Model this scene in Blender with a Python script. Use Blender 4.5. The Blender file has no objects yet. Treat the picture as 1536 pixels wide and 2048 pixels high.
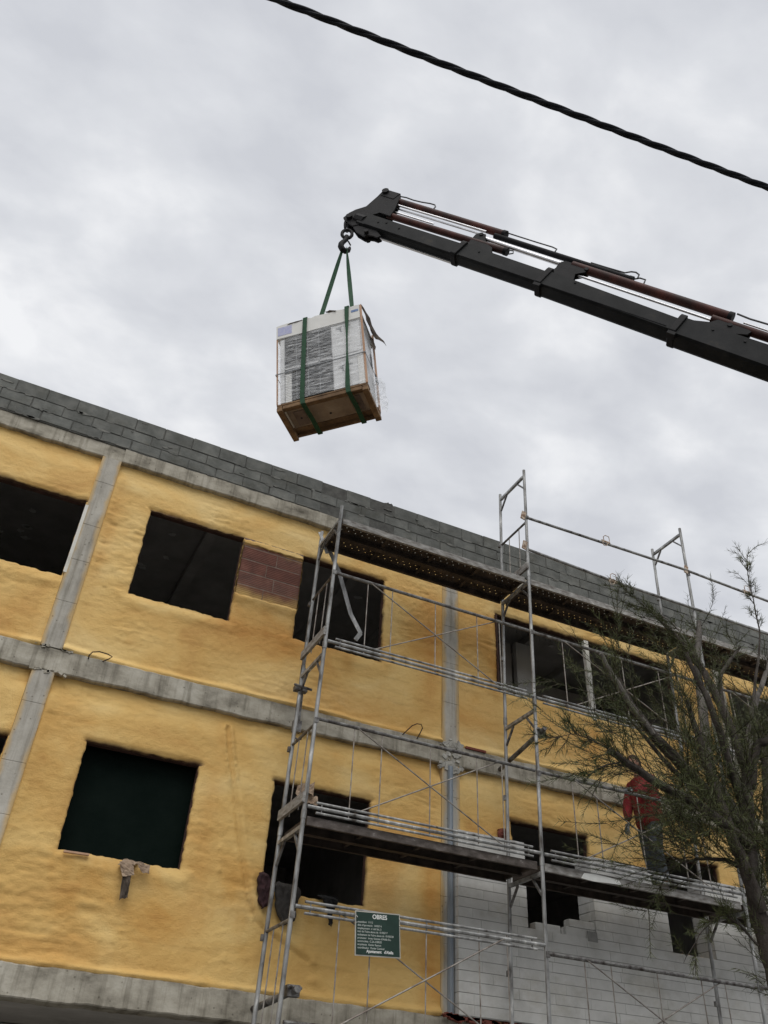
import bpy, bmesh, math, random
import numpy as np
from mathutils import Vector, Matrix

random.seed(7)
S = bpy.context.scene
COL = S.collection
# ------------------------------------------------------------------ camera
cam_d = bpy.data.cameras.new('camera')
cam = bpy.data.objects.new('camera', cam_d)
COL.objects.link(cam)
cam_d.sensor_fit = 'VERTICAL'
cam_d.sensor_height = 36.0
cam_d.sensor_width = 27.0
cam_d.lens = 1674.727 / 2048 * 36.0
cam_d.clip_start = 0.1
cam_d.clip_end = 2000
R_ = Vector((0.8991892, -0.4350187, 0.0470899))
U_ = Vector((-0.3003589, -0.5353959, 0.7893895))
F_ = Vector((0.3181874, 0.7239544, 0.6120840))
CAM = Vector((0.0, -9.288344, 1.6))
M = Matrix(((R_.x, U_.x, -F_.x, CAM.x), (R_.y, U_.y, -F_.y, CAM.y), (R_.z, U_.z, -F_.z, CAM.z), (0, 0, 0, 1)))
cam.matrix_world = M
S.camera = cam
# ------------------------------------------------------------------ sky, sun, exposure
SUN_EL, SUN_AZ = math.radians(56), math.radians(200)      # azimuth measured from +Y towards +X
w = bpy.data.worlds.new('World')
S.world = w
w.use_nodes = True
nt = w.node_tree
nt.nodes.clear()
def wn(t, **k):
    n = nt.nodes.new(t)
    for a, b in k.items(): setattr(n, a, b)
    return n
wo = wn('ShaderNodeOutputWorld'); bg = wn('ShaderNodeBackground'); bg.inputs['Strength'].default_value = 0.1
sky = wn('ShaderNodeTexSky', sky_type='NISHITA', sun_disc=False)
sky.sun_elevation = SUN_EL; sky.sun_rotation = SUN_AZ
tc = wn('ShaderNodeTexCoord'); sep = wn('ShaderNodeSeparateXYZ')
nt.links.new(tc.outputs['Generated'], sep.inputs[0])
zc = wn('ShaderNodeMath', operation='MAXIMUM'); zc.inputs[1].default_value = 0.0
nt.links.new(sep.outputs['Z'], zc.inputs[0])
za = wn('ShaderNodeMath', operation='ADD'); za.inputs[1].default_value = 0.22
nt.links.new(zc.outputs[0], za.inputs[0])
dx = wn('ShaderNodeMath', operation='DIVIDE'); dy = wn('ShaderNodeMath', operation='DIVIDE')
for n, o in ((dx, 'X'), (dy, 'Y')):
    nt.links.new(sep.outputs[o], n.inputs[0]); nt.links.new(za.outputs[0], n.inputs[1])
cmb = wn('ShaderNodeCombineXYZ')
nt.links.new(dx.outputs[0], cmb.inputs[0]); nt.links.new(dy.outputs[0], cmb.inputs[1])
mp = wn('ShaderNodeMapping'); mp.inputs['Location'].default_value = (3.1, 1.7, 0.4); mp.inputs['Rotation'].default_value = (0, 0, 0.5); mp.inputs['Scale'].default_value = (1.0, 1.35, 1.0)
nt.links.new(cmb.outputs[0], mp.inputs[0])
n1 = wn('ShaderNodeTexNoise'); n1.inputs['Scale'].default_value = 6.0; n1.inputs['Detail'].default_value = 7; n1.inputs['Roughness'].default_value = 0.50; n1.inputs['Distortion'].default_value = 0.15
n2 = wn('ShaderNodeTexNoise'); n2.inputs['Scale'].default_value = 1.3; n2.inputs['Detail'].default_value = 3
nt.links.new(mp.outputs[0], n1.inputs['Vector']); nt.links.new(mp.outputs[0], n2.inputs['Vector'])
ad = wn('ShaderNodeMath', operation='MULTIPLY_ADD'); ad.inputs[1].default_value = 0.55
nt.links.new(n2.outputs[0], ad.inputs[0]); nt.links.new(n1.outputs[0], ad.inputs[2])
rp = wn('ShaderNodeValToRGB')
e = rp.color_ramp.elements
e[0].position = 0.60; e[0].color = (5.15, 5.28, 5.62, 1)
e[1].position = 0.97; e[1].color = (7.5, 7.55, 7.68, 1)
m_ = rp.color_ramp.elements.new(0.79); m_.color = (6.05, 6.17, 6.44, 1)
nt.links.new(ad.outputs[0], rp.inputs[0])
mx = wn('ShaderNodeMix', data_type='RGBA'); mx.inputs[0].default_value = 0.06
nt.links.new(rp.outputs[0], mx.inputs[6]); nt.links.new(sky.outputs[0], mx.inputs[7])
nt.links.new(mx.outputs[2], bg.inputs[0]); nt.links.new(bg.outputs[0], wo.inputs[0])

sun_d = bpy.data.lights.new('sun', 'SUN'); sun_d.energy = 1.4; sun_d.angle = math.radians(50); sun_d.color = (1.0, 0.96, 0.9)
sun = bpy.data.objects.new('sun', sun_d); COL.objects.link(sun)
sd = Vector((math.sin(SUN_AZ) * math.cos(SUN_EL), math.cos(SUN_AZ) * math.cos(SUN_EL), math.sin(SUN_EL)))
sun.rotation_euler = sd.to_track_quat('Z', 'Y').to_euler()
S.view_settings.view_transform = 'Standard'
S.view_settings.look = 'None'
S.view_settings.exposure = 0.32
S.view_settings.gamma = 1
S.view_settings.use_curve_mapping = False
S.render.engine = 'CYCLES'
S.cycles.max_bounces = 6

# ------------------------------------------------------------------ noise (numpy)
_rs = np.random.RandomState(3)
_perm = _rs.permutation(1024)
_ang = _rs.rand(1024) * 2 * np.pi
_gx, _gy = np.cos(_ang), np.sin(_ang)
def pn(x, y, seed=0):
    x = np.asarray(x, float); y = np.asarray(y, float)
    xi = np.floor(x).astype(int); yi = np.floor(y).astype(int)
    xf = x - xi; yf = y - yi
    def g(ix, iy, fx, fy):
        h = _perm[(_perm[(ix + seed * 57) & 1023] + iy) & 1023]
        return _gx[h] * fx + _gy[h] * fy
    u = xf ** 3 * (xf * (xf * 6 - 15) + 10); v = yf ** 3 * (yf * (yf * 6 - 15) + 10)
    a = g(xi, yi, xf, yf); b = g(xi + 1, yi, xf - 1, yf); c = g(xi, yi + 1, xf, yf - 1); d = g(xi + 1, yi + 1, xf - 1, yf - 1)
    return 1.5 * (a * (1 - u) * (1 - v) + b * u * (1 - v) + c * (1 - u) * v + d * u * v)
def fbm(x, y, o=3, seed=0):
    r = 0; a = 1.0
    for i in range(o):
        r = r + a * pn(x * 2 ** i, y * 2 ** i, seed + i); a *= .5
    return r
def sstep(a, b, x):
    t = np.clip((x - a) / (b - a), 0, 1); return t * t * (3 - 2 * t)

# ------------------------------------------------------------------ materials
def new_mat(name):
    m = bpy.data.materials.new(name); m.use_nodes = True
    return m, m.node_tree, m.node_tree.nodes['Principled BSDF']
def nn(t, ty, **k):
    n = t.nodes.new(ty)
    for a, b in k.items():
        if a in n.inputs: n.inputs[a].default_value = b
        else: setattr(n, a, b)
    return n
def ramp(t, src, stops):
    r = t.nodes.new('ShaderNodeValToRGB')
    el = r.color_ramp.elements
    while len(el) < len(stops): el.new(0.5)
    for i, (p, c) in enumerate(stops):
        el[i].position = p
        el[i].color = (*c, 1) if len(c) == 3 else c
    t.links.new(src, r.inputs[0])
    return r
def grain(name, stops, scale=6, detail=6, stretch=(1, 1, 1), rough=.85, metal=0, bump=.3, bscale=None, bdist=.01, obj=False, rand=0.0, spec=.35, bstretch=None):
    """mottled surface: noise -> colour ramp, finer noise -> bump"""
    m, t, b = new_mat(name)
    if obj: vec = nn(t, 'ShaderNodeTexCoord').outputs['Object']
    else: vec = nn(t, 'ShaderNodeNewGeometry').outputs['Position']
    mpn = nn(t, 'ShaderNodeMapping', Scale=stretch); t.links.new(vec, mpn.inputs[0])
    no = nn(t, 'ShaderNodeTexNoise', Scale=scale, Detail=detail, Roughness=.6); t.links.new(mpn.outputs[0], no.inputs['Vector'])
    rmp = ramp(t, no.outputs[0], stops)
    colr = rmp.outputs[0]
    if rand:
        oi = nn(t, 'ShaderNodeObjectInfo')
        mr = nn(t, 'ShaderNodeMapRange'); mr.inputs[3].default_value = 1 - rand; mr.inputs[4].default_value = 1 + rand
        t.links.new(oi.outputs['Random'], mr.inputs[0])
        hv = nn(t, 'ShaderNodeHueSaturation'); t.links.new(mr.outputs[0], hv.inputs['Value']); t.links.new(colr, hv.inputs['Color'])
        colr = hv.outputs[0]
    t.links.new(colr, b.inputs['Base Color'])
    b.inputs['Roughness'].default_value = rough; b.inputs['Metallic'].default_value = metal
    b.inputs['Specular IOR Level'].default_value = spec
    if bump:
        mp2 = nn(t, 'ShaderNodeMapping', Scale=bstretch or (1, 1, 1)); t.links.new(vec, mp2.inputs[0])
        bn = nn(t, 'ShaderNodeTexNoise', Scale=bscale or scale * 6, Detail=5, Roughness=.65); t.links.new(mp2.outputs[0], bn.inputs['Vector'])
        bp = nn(t, 'ShaderNodeBump', Strength=bump, Distance=bdist); t.links.new(bn.outputs[0], bp.inputs['Height'])
        t.links.new(bp.outputs[0], b.inputs['Normal'])
    return m

def stained(m, sc=(7, 1, .55), lo=.45, hi=1.06, pits=True):
    """rain streaks and air holes over an existing material"""
    t = m.node_tree; b = t.nodes['Principled BSDF']
    src = b.inputs['Base Color'].links[0].from_socket
    pos = nn(t, 'ShaderNodeNewGeometry').outputs['Position']
    mpn = nn(t, 'ShaderNodeMapping', Scale=sc); t.links.new(pos, mpn.inputs[0])
    no = nn(t, 'ShaderNodeTexNoise', Scale=1.3, Detail=8, Roughness=.68); t.links.new(mpn.outputs[0], no.inputs['Vector'])
    r1 = ramp(t, no.outputs[0], [(.34, (lo, lo * .97, lo * .9)), (.50, (1, 1, 1)), (.7, (hi, hi, hi))])
    mu = nn(t, 'ShaderNodeMix', data_type='RGBA', blend_type='MULTIPLY'); mu.inputs[0].default_value = .8
    t.links.new(src, mu.inputs[6]); t.links.new(r1.outputs[0], mu.inputs[7]); out = mu.outputs[2]
    if pits:
        vo = nn(t, 'ShaderNodeTexVoronoi', Scale=11); t.links.new(pos, vo.inputs['Vector'])
        r2 = ramp(t, vo.outputs['Distance'], [(.07, (.35, .33, .3)), (.13, (1, 1, 1))])
        m2 = nn(t, 'ShaderNodeMix', data_type='RGBA', blend_type='MULTIPLY'); m2.inputs[0].default_value = .7
        t.links.new(out, m2.inputs[6]); t.links.new(r2.outputs[0], m2.inputs[7]); out = m2.outputs[2]
    t.links.new(out, b.inputs['Base Color'])

def foam_material():
    m, t, b = new_mat('sprayed_foam')
    vec = nn(t, 'ShaderNodeNewGeometry').outputs['Position']
    def noise(sc, stretch, det=5, ro=.55, dist=0):
        mpn = nn(t, 'ShaderNodeMapping', Scale=stretch); t.links.new(vec, mpn.inputs[0])
        no = nn(t, 'ShaderNodeTexNoise', Scale=sc, Detail=det, Roughness=ro, Distortion=dist); t.links.new(mpn.outputs[0], no.inputs['Vector'])
        return no.outputs[0]
    big = noise(.95, (1, 1, 1.5), 5, .55, .6)
    base = ramp(t, big, [(.28, (.59, .345, .105)), (.42, (.675, .43, .14)), (.54, (.72, .49, .18)), (.68, (.755, .55, .235))])
    st = noise(2.2, (.6, 1, 4.2), 6, .62)
    stc = ramp(t, st, [(.33, (.74, .68, .60)), (.47, (1, 1, 1)), (.68, (1.04, 1.04, 1.06))])
    mu = nn(t, 'ShaderNodeMix', data_type='RGBA', blend_type='MULTIPLY'); mu.inputs[0].default_value = .5
    t.links.new(base.outputs[0], mu.inputs[6]); t.links.new(stc.outputs[0], mu.inputs[7])
    # a few sun-browned patches
    pt = noise(.75, (1.0, 1, 1.0), 4, .5, 1.0)
    ptm = ramp(t, pt, [(.54, (0, 0, 0)), (.74, (1, 1, 1))])
    mb = nn(t, 'ShaderNodeMix', data_type='RGBA', blend_type='MULTIPLY')
    mb.inputs[7].default_value = (.84, .68, .47, 1)
    t.links.new(ptm.outputs[0], mb.inputs[0]); t.links.new(mu.outputs[2], mb.inputs[6])
    ats = nn(t, 'ShaderNodeAttribute', attribute_name='stain')
    sn = noise(1.8, (.7, 1, 1.8), 6, .62)
    snr = ramp(t, sn, [(.30, (.25, .25, .25)), (.62, (1, 1, 1))])
    sm = nn(t, 'ShaderNodeMath', operation='MULTIPLY', use_clamp=True); t.links.new(ats.outputs['Fac'], sm.inputs[0]); t.links.new(snr.outputs[0], sm.inputs[1])
    ms = nn(t, 'ShaderNodeMix', data_type='RGBA', blend_type='MULTIPLY'); ms.inputs[7].default_value = (.80, .58, .36, 1)
    t.links.new(sm.outputs[0], ms.inputs[0]); t.links.new(mb.outputs[2], ms.inputs[6]); mb = ms
    # thin spray over the dark brick at the rims of the openings
    at = nn(t, 'ShaderNodeAttribute', attribute_name='thin')
    tn = noise(9, (1, 1, 2), 5)
    mm = nn(t, 'ShaderNodeMath', operation='MULTIPLY_ADD'); mm.inputs[1].default_value = .9; mm.inputs[2].default_value = -.45
    t.links.new(tn, mm.inputs[0])
    a2 = nn(t, 'ShaderNodeMath', operation='ADD', use_clamp=True)
    t.links.new(at.outputs['Fac'], a2.inputs[0]); t.links.new(mm.outputs[0], a2.inputs[1])
    sc = nn(t, 'ShaderNodeMath', operation='MULTIPLY'); t.links.new(a2.outputs[0], sc.inputs[0]); t.links.new(at.outputs['Fac'], sc.inputs[1])
    mk = nn(t, 'ShaderNodeMix', data_type='RGBA'); mk.inputs[7].default_value = (.09, .05, .03, 1)
    t.links.new(sc.outputs[0], mk.inputs[0]); t.links.new(mb.outputs[2], mk.inputs[6])
    t.links.new(mk.outputs[2], b.inputs['Base Color'])
    b.inputs['Roughness'].default_value = .62; b.inputs['Specular IOR Level'].default_value = .3
    b1 = noise(34, (.85, 1, 1.4), 7, .80)
    bp = nn(t, 'ShaderNodeBump', Strength=.8, Distance=.014); t.links.new(b1, bp.inputs['Height'])
    t.links.new(bp.outputs[0], b.inputs['Normal'])
    return m

def column_material():
    """cast concrete with yellow overspray along both long edges (object space)"""
    m, t, b = new_mat('column_concrete')
    tco = nn(t, 'ShaderNodeTexCoord').outputs['Object']
    pos = nn(t, 'ShaderNodeNewGeometry').outputs['Position']
    mpn = nn(t, 'ShaderNodeMapping', Scale=(1, 1, .6)); t.links.new(pos, mpn.inputs[0])
    no = nn(t, 'ShaderNodeTexNoise', Scale=3.5, Detail=8, Roughness=.65); t.links.new(mpn.outputs[0], no.inputs['Vector'])
    base = ramp(t, no.outputs[0], [(.3, (.26, .245, .21)), (.5, (.375, .355, .31)), (.68, (.46, .44, .39))])
    sp = nn(t, 'ShaderNodeSeparateXYZ'); t.links.new(tco, sp.inputs[0])
    ab = nn(t, 'ShaderNodeMath', operation='ABSOLUTE'); t.links.new(sp.outputs['X'], ab.inputs[0])
    n2 = nn(t, 'ShaderNodeTexNoise', Scale=2.6, Detail=4); t.links.new(pos, n2.inputs['Vector'])
    ma = nn(t, 'ShaderNodeMath', operation='MULTIPLY_ADD'); ma.inputs[1].default_value = .17; ma.inputs[2].default_value = -.075
    t.links.new(n2.outputs[0], ma.inputs[0])
    su = nn(t, 'ShaderNodeMath', operation='ADD'); t.links.new(ab.outputs[0], su.inputs[0]); t.links.new(ma.outputs[0], su.inputs[1])
    mr = nn(t, 'ShaderNodeMapRange', interpolation_type='SMOOTHSTEP'); mr.inputs[1].default_value = .070; mr.inputs[2].default_value = .140
    t.links.new(su.outputs[0], mr.inputs[0])
    mk = nn(t, 'ShaderNodeMix', data_type='RGBA'); mk.inputs[7].default_value = (.50, .33, .12, 1)
    fa = nn(t, 'ShaderNodeMath', operation='MULTIPLY'); fa.inputs[1].default_value = .8
    t.links.new(mr.outputs[0], fa.inputs[0])
    t.links.new(fa.outputs[0], mk.inputs[0]); t.links.new(base.outputs[0], mk.inputs[6])
    t.links.new(mk.outputs[2], b.inputs['Base Color'])
    b.inputs['Roughness'].default_value = .85
    bn = nn(t, 'ShaderNodeTexNoise', Scale=30, Detail=6); t.links.new(pos, bn.inputs['Vector'])
    bp = nn(t, 'ShaderNodeBump', Strength=.35, Distance=.01); t.links.new(bn.outputs[0], bp.inputs['Height']); t.links.new(bp.outputs[0], b.inputs['Normal'])
    return m

def brick_material():
    """red hollow brick with yellow spray drift towards the top and bottom of the bare patch"""
    m, t, b = new_mat('hollow_brick')
    pos = nn(t, 'ShaderNodeNewGeometry').outputs['Position']
    no = nn(t, 'ShaderNodeTexNoise', Scale=7, Detail=5); t.links.new(pos, no.inputs['Vector'])
    base = ramp(t, no.outputs[0], [(.3, (.095, .035, .025)), (.6, (.16, .058, .039)), (.75, (.205, .085, .06))])
    sp = nn(t, 'ShaderNodeSeparateXYZ'); t.links.new(pos, sp.inputs[0])
    n2 = nn(t, 'ShaderNodeTexNoise', Scale=3, Detail=4); t.links.new(pos, n2.inputs['Vector'])
    ma = nn(t, 'ShaderNodeMath', operation='MULTIPLY_ADD'); ma.inputs[1].default_value = .42
    t.links.new(n2.outputs[0], ma.inputs[0]); t.links.new(sp.outputs['Z'], ma.inputs[2])
    lo = nn(t, 'ShaderNodeMapRange', interpolation_type='SMOOTHSTEP'); lo.inputs[1].default_value = 7.50; lo.inputs[2].default_value = 7.86; lo.inputs[3].default_value = 1; lo.inputs[4].default_value = 0
    hi = nn(t, 'ShaderNodeMapRange', interpolation_type='SMOOTHSTEP'); hi.inputs[1].default_value = 8.25; hi.inputs[2].default_value = 8.42
    t.links.new(ma.outputs[0], lo.inputs[0]); t.links.new(ma.outputs[0], hi.inputs[0])
    su = nn(t, 'ShaderNodeMath', operation='ADD', use_clamp=True); t.links.new(lo.outputs[0], su.inputs[0]); t.links.new(hi.outputs[0], su.inputs[1])
    pw = nn(t, 'ShaderNodeMath', operation='POWER'); pw.inputs[1].default_value = 2.2; t.links.new(su.outputs[0], pw.inputs[0]); su = pw
    mk = nn(t, 'ShaderNodeMix', data_type='RGBA'); mk.inputs[7].default_value = (.50, .33, .11, 1)
    t.links.new(su.outputs[0], mk.inputs[0]); t.links.new(base.outputs[0], mk.inputs[6]); t.links.new(mk.outputs[2], b.inputs['Base Color'])
    b.inputs['Roughness'].default_value = .8
    return m

MT = {}
MT['foam'] = foam_material()
MT['column'] = column_material()
MT['brick'] = brick_material()
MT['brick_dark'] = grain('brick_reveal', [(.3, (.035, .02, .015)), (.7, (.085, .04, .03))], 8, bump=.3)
MT['concrete'] = grain('beam_concrete', [(.30, (.10, .09, .070)), (.41, (.26, .24, .195)), (.53, (.37, .345, .285)), (.68, (.47, .445, .38))], 2.7, 12, (1, 1, 1.6), .88, bump=.5, bscale=22, bdist=.012)
MT['mortar_smear'] = grain('mortar_smear', [(.35, (.08, .082, .076)), (.6, (.19, .19, .175))], 3, 4, rough=.95, bump=.4)
MT['broken'] = grain('broken_concrete', [(.3, (.25, .24, .21)), (.7, (.50, .49, .45))], 8, 8, rough=.95, bump=.6)
MT['block'] = grain('concrete_block', [(.3, (.088, .092, .085)), (.5, (.128, .133, .124)), (.72, (.185, .188, .174))], 5, 8, rough=.92, bump=.7, bscale=60, bdist=.01, rand=.11)
MT['mortar'] = grain('mortar', [(.3, (.05, .05, .047)), (.7, (.11, .11, .10))], 9, bump=.4)
MT['mortar_light'] = grain('mortar_light', [(.3, (.13, .09, .07)), (.7, (.24, .18, .145))], 9, bump=.4)
MT['white_block'] = grain('aerated_block', [(.28, (.45, .45, .43)), (.5, (.54, .54, .52)), (.75, (.60, .60, .58))], 4, 7, rough=.9, bump=.35, bscale=60, bdist=.005, rand=.04)
MT['white_mortar'] = grain('white_wall_joint', [(.3, (.20, .20, .19)), (.7, (.30, .30, .29))], 9, bump=.3)
MT['plaster'] = grain('room_plaster', [(.35, (.36, .35, .335)), (.7, (.50, .49, .47))], 2.5, bump=.1)
MT['panel'] = grain('plasterboard', [(.35, (.60, .60, .59)), (.7, (.72, .72, .70))], 2.5, bump=.1)
MT['galv'] = grain('galvanised_tube', [(.32, (.07, .062, .055)), (.44, (.22, .22, .215)), (.60, (.36, .365, .36)), (.70, (.62, .62, .60))], 11, 9, (1, 1, .3), .5, .35, bump=.15, bscale=60)
MT['galv_dark'] = grain('weathered_tube', [(.32, (.045, .035, .03)), (.5, (.15, .145, .14)), (.66, (.26, .26, .25)), (.74, (.45, .44, .42))], 14, 8, (1, 1, 1), .55, .35, bump=.15, bscale=60)
MT['rod'] = grain('guard_rod', [(.35, (.16, .13, .11)), (.6, (.33, .31, .28))], 12, 5, rough=.5, metal=.3, bump=0)
MT['deck'] = grain('rusty_deck', [(.3, (.035, .028, .024)), (.55, (.075, .06, .05)), (.75, (.13, .10, .085))], 6, 8, rough=.75, metal=.2, bump=.25)
MT['deck_edge'] = grain('deck_edge', [(.28, (.10, .085, .075)), (.5, (.25, .24, .225)), (.62, (.33, .325, .31)), (.78, (.55, .54, .51))], 9, 9, (1, 1, 3), .8, bump=.3)
MT['deck_edge_brown'] = grain('brown_deck_edge', [(.3, (.045, .036, .032)), (.5, (.10, .085, .075)), (.64, (.15, .13, .12)), (.74, (.42, .40, .38))], 9, 9, (1, 1, 2), .8, bump=.3)
MT['rust_plate'] = grain('rusty_plate', [(.35, (.16, .07, .035)), (.5, (.42, .33, .25)), (.7, (.55, .50, .43))], 18, 6, rough=.8, bump=.3)
MT['boom'] = grain('boom_paint', [(.3, (.006, .007, .008)), (.48, (.011, .0123, .0137)), (.62, (.017, .018, .019)), (.72, (.036, .032, .027))], 3.5, 10, (1, 1, 1), .6, bump=.12, bscale=40, spec=.10)
MT['boom_black'] = grain('boom_steel', [(.3, (.006, .006, .007)), (.7, (.016, .016, .018))], 6, rough=.65, bump=.25, bscale=30, spec=.15)
MT['cylinder'] = grain('cylinder_paint', [(.3, (.022, .012, .011)), (.55, (.06, .020, .016)), (.8, (.12, .036, .026))], 4, 6, rough=.55, bump=.1, spec=.2)
MT['chrome'] = grain('chrome_rod', [(.3, (.5, .5, .52)), (.7, (.68, .68, .7))], 5, rough=.25, metal=.9, bump=0)
MT['hose'] = grain('hydraulic_hose', [(.3, (.04, .04, .042)), (.7, (.09, .09, .09))], 9, rough=.5, bump=0)
MT['cable'] = grain('cable_sheath', [(.3, (.013, .015, .019)), (.7, (.026, .029, .036))], 40, rough=.75, bump=.1, spec=.15)
MT['sling'] = grain('green_webbing', [(.3, (.008, .040, .018)), (.7, (.017, .078, .035))], 30, 5, rough=.75, bump=.4, bscale=160, bdist=.003)
MT['wood'] = grain('pallet_wood', [(.3, (.085, .05, .025)), (.5, (.17, .10, .05)), (.7, (.29, .185, .095))], 5, 8, (1, 1, 1), .8, bump=.3, bscale=30)
MT['wood_pink'] = grain('corner_batten', [(.3, (.36, .21, .13)), (.7, (.52, .34, .23))], 7, 6, (1, 1, .3), .8, bump=.2)
MT['unit_white'] = grain('unit_casing', [(.3, (.56, .57, .58)), (.7, (.66, .67, .675))], 2.5, rough=.5, bump=.05)
MT['unit_dark'] = grain('unit_grille', [(.3, (.018, .019, .021)), (.7, (.045, .047, .05))], 6, rough=.5, bump=0)
MT['carton'] = grain('white_carton', [(.3, (.62, .62, .60)), (.7, (.72, .72, .70))], 3, rough=.8, bump=.1)
MT['label'] = grain('label_print', [(.4, (.45, .46, .60)), (.6, (.36, .38, .58))], 30, rough=.6, bump=0)
MT['label_blue'] = grain('label_blue', [(.4, (.10, .16, .34)), (.6, (.17, .25, .42))], 30, rough=.6, bump=0)
MT['print'] = grain('grey_print', [(.3, (.11, .12, .13)), (.7, (.19, .20, .21))], 20, rough=.6, bump=0)
MT['cardboard'] = grain('cardboard', [(.3, (.23, .165, .115)), (.7, (.36, .275, .20))], 8, 5, rough=.9, bump=.2)
MT['cardboard_dark'] = grain('dark_cardboard', [(.3, (.05, .04, .032)), (.7, (.11, .085, .065))], 8, 5, rough=.9, bump=.2)  # darker brown version of the cardboard
MT['cloth_maroon'] = grain('maroon_cloth', [(.3, (.020, .010, .012)), (.7, (.045, .020, .023))], 12, rough=.95, bump=.4, bscale=60)
MT['cloth_grey'] = grain('grey_cloth', [(.3, (.026, .024, .022)), (.7, (.062, .056, .051))], 12, rough=.95, bump=.4, bscale=60)
MT['cloth_black'] = grain('black_cloth', [(.3, (.008, .008, .009)), (.7, (.022, .022, .022))], 12, rough=.95, bump=.4)
MT['sign_green'] = grain('sign_green', [(.3, (.010, .030, .022)), (.7, (.018, .045, .034))], 6, rough=.45, bump=.05)
MT['sign_border'] = grain('sign_rim', [(.3, (.34, .33, .29)), (.7, (.5, .48, .43))], 6, rough=.6, bump=.05)
MT['sign_white'] = grain('sign_letters', [(.3, (.66, .67, .65)), (.7, (.76, .77, .74))], 6, rough=.6, bump=0)
MT['sign_grey'] = grain('sign_small_print', [(.3, (.34, .38, .35)), (.7, (.50, .53, .50))], 60, rough=.6, bump=0)
MT['bark'] = grain('bark', [(.3, (.026, .021, .017)), (.5, (.052, .043, .036)), (.75, (.11, .098, .086))], 12, 8, (1, 1, .25), .95, bump=.8, bscale=30, bdist=.02)
MT['bark_pale'] = grain('pale_bark', [(.3, (.09, .08, .072)), (.55, (.17, .155, .14)), (.8, (.27, .26, .24))], 12, 8, (1, 1, .25), .95, bump=.8, bscale=30, bdist=.02)
MT['twig'] = grain('twig', [(.3, (.022, .017, .011)), (.7, (.05, .04, .026))], 12, rough=.9, bump=0)
def needle_mat(name, a, b_):
    m = grain(name, [(.35, a), (.65, b_)], 2.2, 4, rough=.6, bump=0)
    m.node_tree.nodes['Principled BSDF'].inputs['Subsurface Weight'].default_value = 0
    return m
MT['needle'] = needle_mat('needles', (.046, .060, .018), (.104, .118, .040))
MT['jacket'] = grain('red_fleece', [(.3, (.11, .008, .011)), (.7, (.21, .016, .02))], 14, rough=.9, bump=.3, bscale=40)
MT['trousers'] = grain('grey_trousers', [(.3, (.035, .042, .052)), (.7, (.07, .08, .092))], 14, rough=.9, bump=.3, bscale=40)
MT['glove'] = grain('grey_glove', [(.3, (.10, .11, .12)), (.7, (.20, .21, .22))], 20, rough=.8, bump=.2)
MT['skin'] = grain('skin', [(.3, (.30, .16, .11)), (.7, (.38, .21, .145))], 6, rough=.6, bump=0)
MT['hair'] = grain('brown_hair', [(.3, (.045, .026, .016)), (.7, (.09, .055, .035))], 30, rough=.8, bump=.4)
MT['boot'] = grain('work_boot', [(.3, (.03, .024, .02)), (.7, (.06, .05, .04))], 10, rough=.8, bump=.2)
MT['rubble_red'] = grain('red_clay', [(.3, (.10, .025, .018)), (.7, (.22, .07, .05))], 14, rough=.9, bump=.5)
MT['rebar'] = grain('rusty_bar', [(.3, (.03, .018, .012)), (.7, (.08, .05, .035))], 30, rough=.9, bump=.2)
MT['asphalt'] = grain('asphalt', [(.3, (.04, .04, .04)), (.7, (.065, .064, .062))], 3, 8, rough=.92, bump=.4, bscale=80)
MT['paving'] = grain('paving', [(.3, (.20, .19, .175)), (.7, (.29, .28, .26))], 2, 8, rough=.9, bump=.3, bscale=40)
MT['earth'] = grain('earth', [(.3, (.14, .12, .09)), (.7, (.24, .21, .16))], 1, 8, rough=.95, bump=.4)
MT['metal_strip'] = grain('zinc_profile', [(.3, (.22, .25, .28)), (.7, (.36, .40, .44))], 7, 6, (1, 1, .3), .45, .4, bump=.1)
MT['pvc'] = grain('pale_post', [(.3, (.40, .38, .32)), (.5, (.60, .59, .54)), (.7, (.70, .69, .65))], 5, 7, (1, 1, .4), .7, bump=.15)
MT['reflection_sheet'] = grain('reflection_sheet', [(.3, (.002, .006, .0045)), (.7, (.005, .010, .008))], 3, rough=.6, bump=.2, bscale=4, bdist=.05, spec=.04)  # dark green put in for trees reflected in a glass pane
stained(MT['concrete']); stained(MT['column'], (9, 1, .5), .6); stained(MT['block'], (2, 1, 2.5), .74, 1.12, False); stained(MT['white_block'], (1.2, 1, 1.6), .8, 1.05, False)
m, t, b = new_mat('stretch_film'); MT['film'] = m
b.inputs['Base Color'].default_value = (.9, .92, .94, 1); b.inputs['Roughness'].default_value = .22; b.inputs['Alpha'].default_value = .15
_no = nn(t, 'ShaderNodeTexNoise', Scale=9, Detail=7, Roughness=.7); _tc = nn(t, 'ShaderNodeTexCoord'); _mp = nn(t, 'ShaderNodeMapping', Scale=(.7, 1, 4.5), Rotation=(0, .13, 0))
t.links.new(_tc.outputs['Object'], _mp.inputs[0]); t.links.new(_mp.outputs[0], _no.inputs['Vector'])
_rp = ramp(t, _no.outputs[0], [(.42, (.10, .10, .10)), (.58, (.34, .34, .34)), (.7, (.62, .62, .62))]); t.links.new(_rp.outputs[0], b.inputs['Alpha'])
_bp = nn(t, 'ShaderNodeBump', Strength=.9, Distance=.02); t.links.new(_no.outputs[0], _bp.inputs['Height']); t.links.new(_bp.outputs[0], b.inputs['Normal'])

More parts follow.
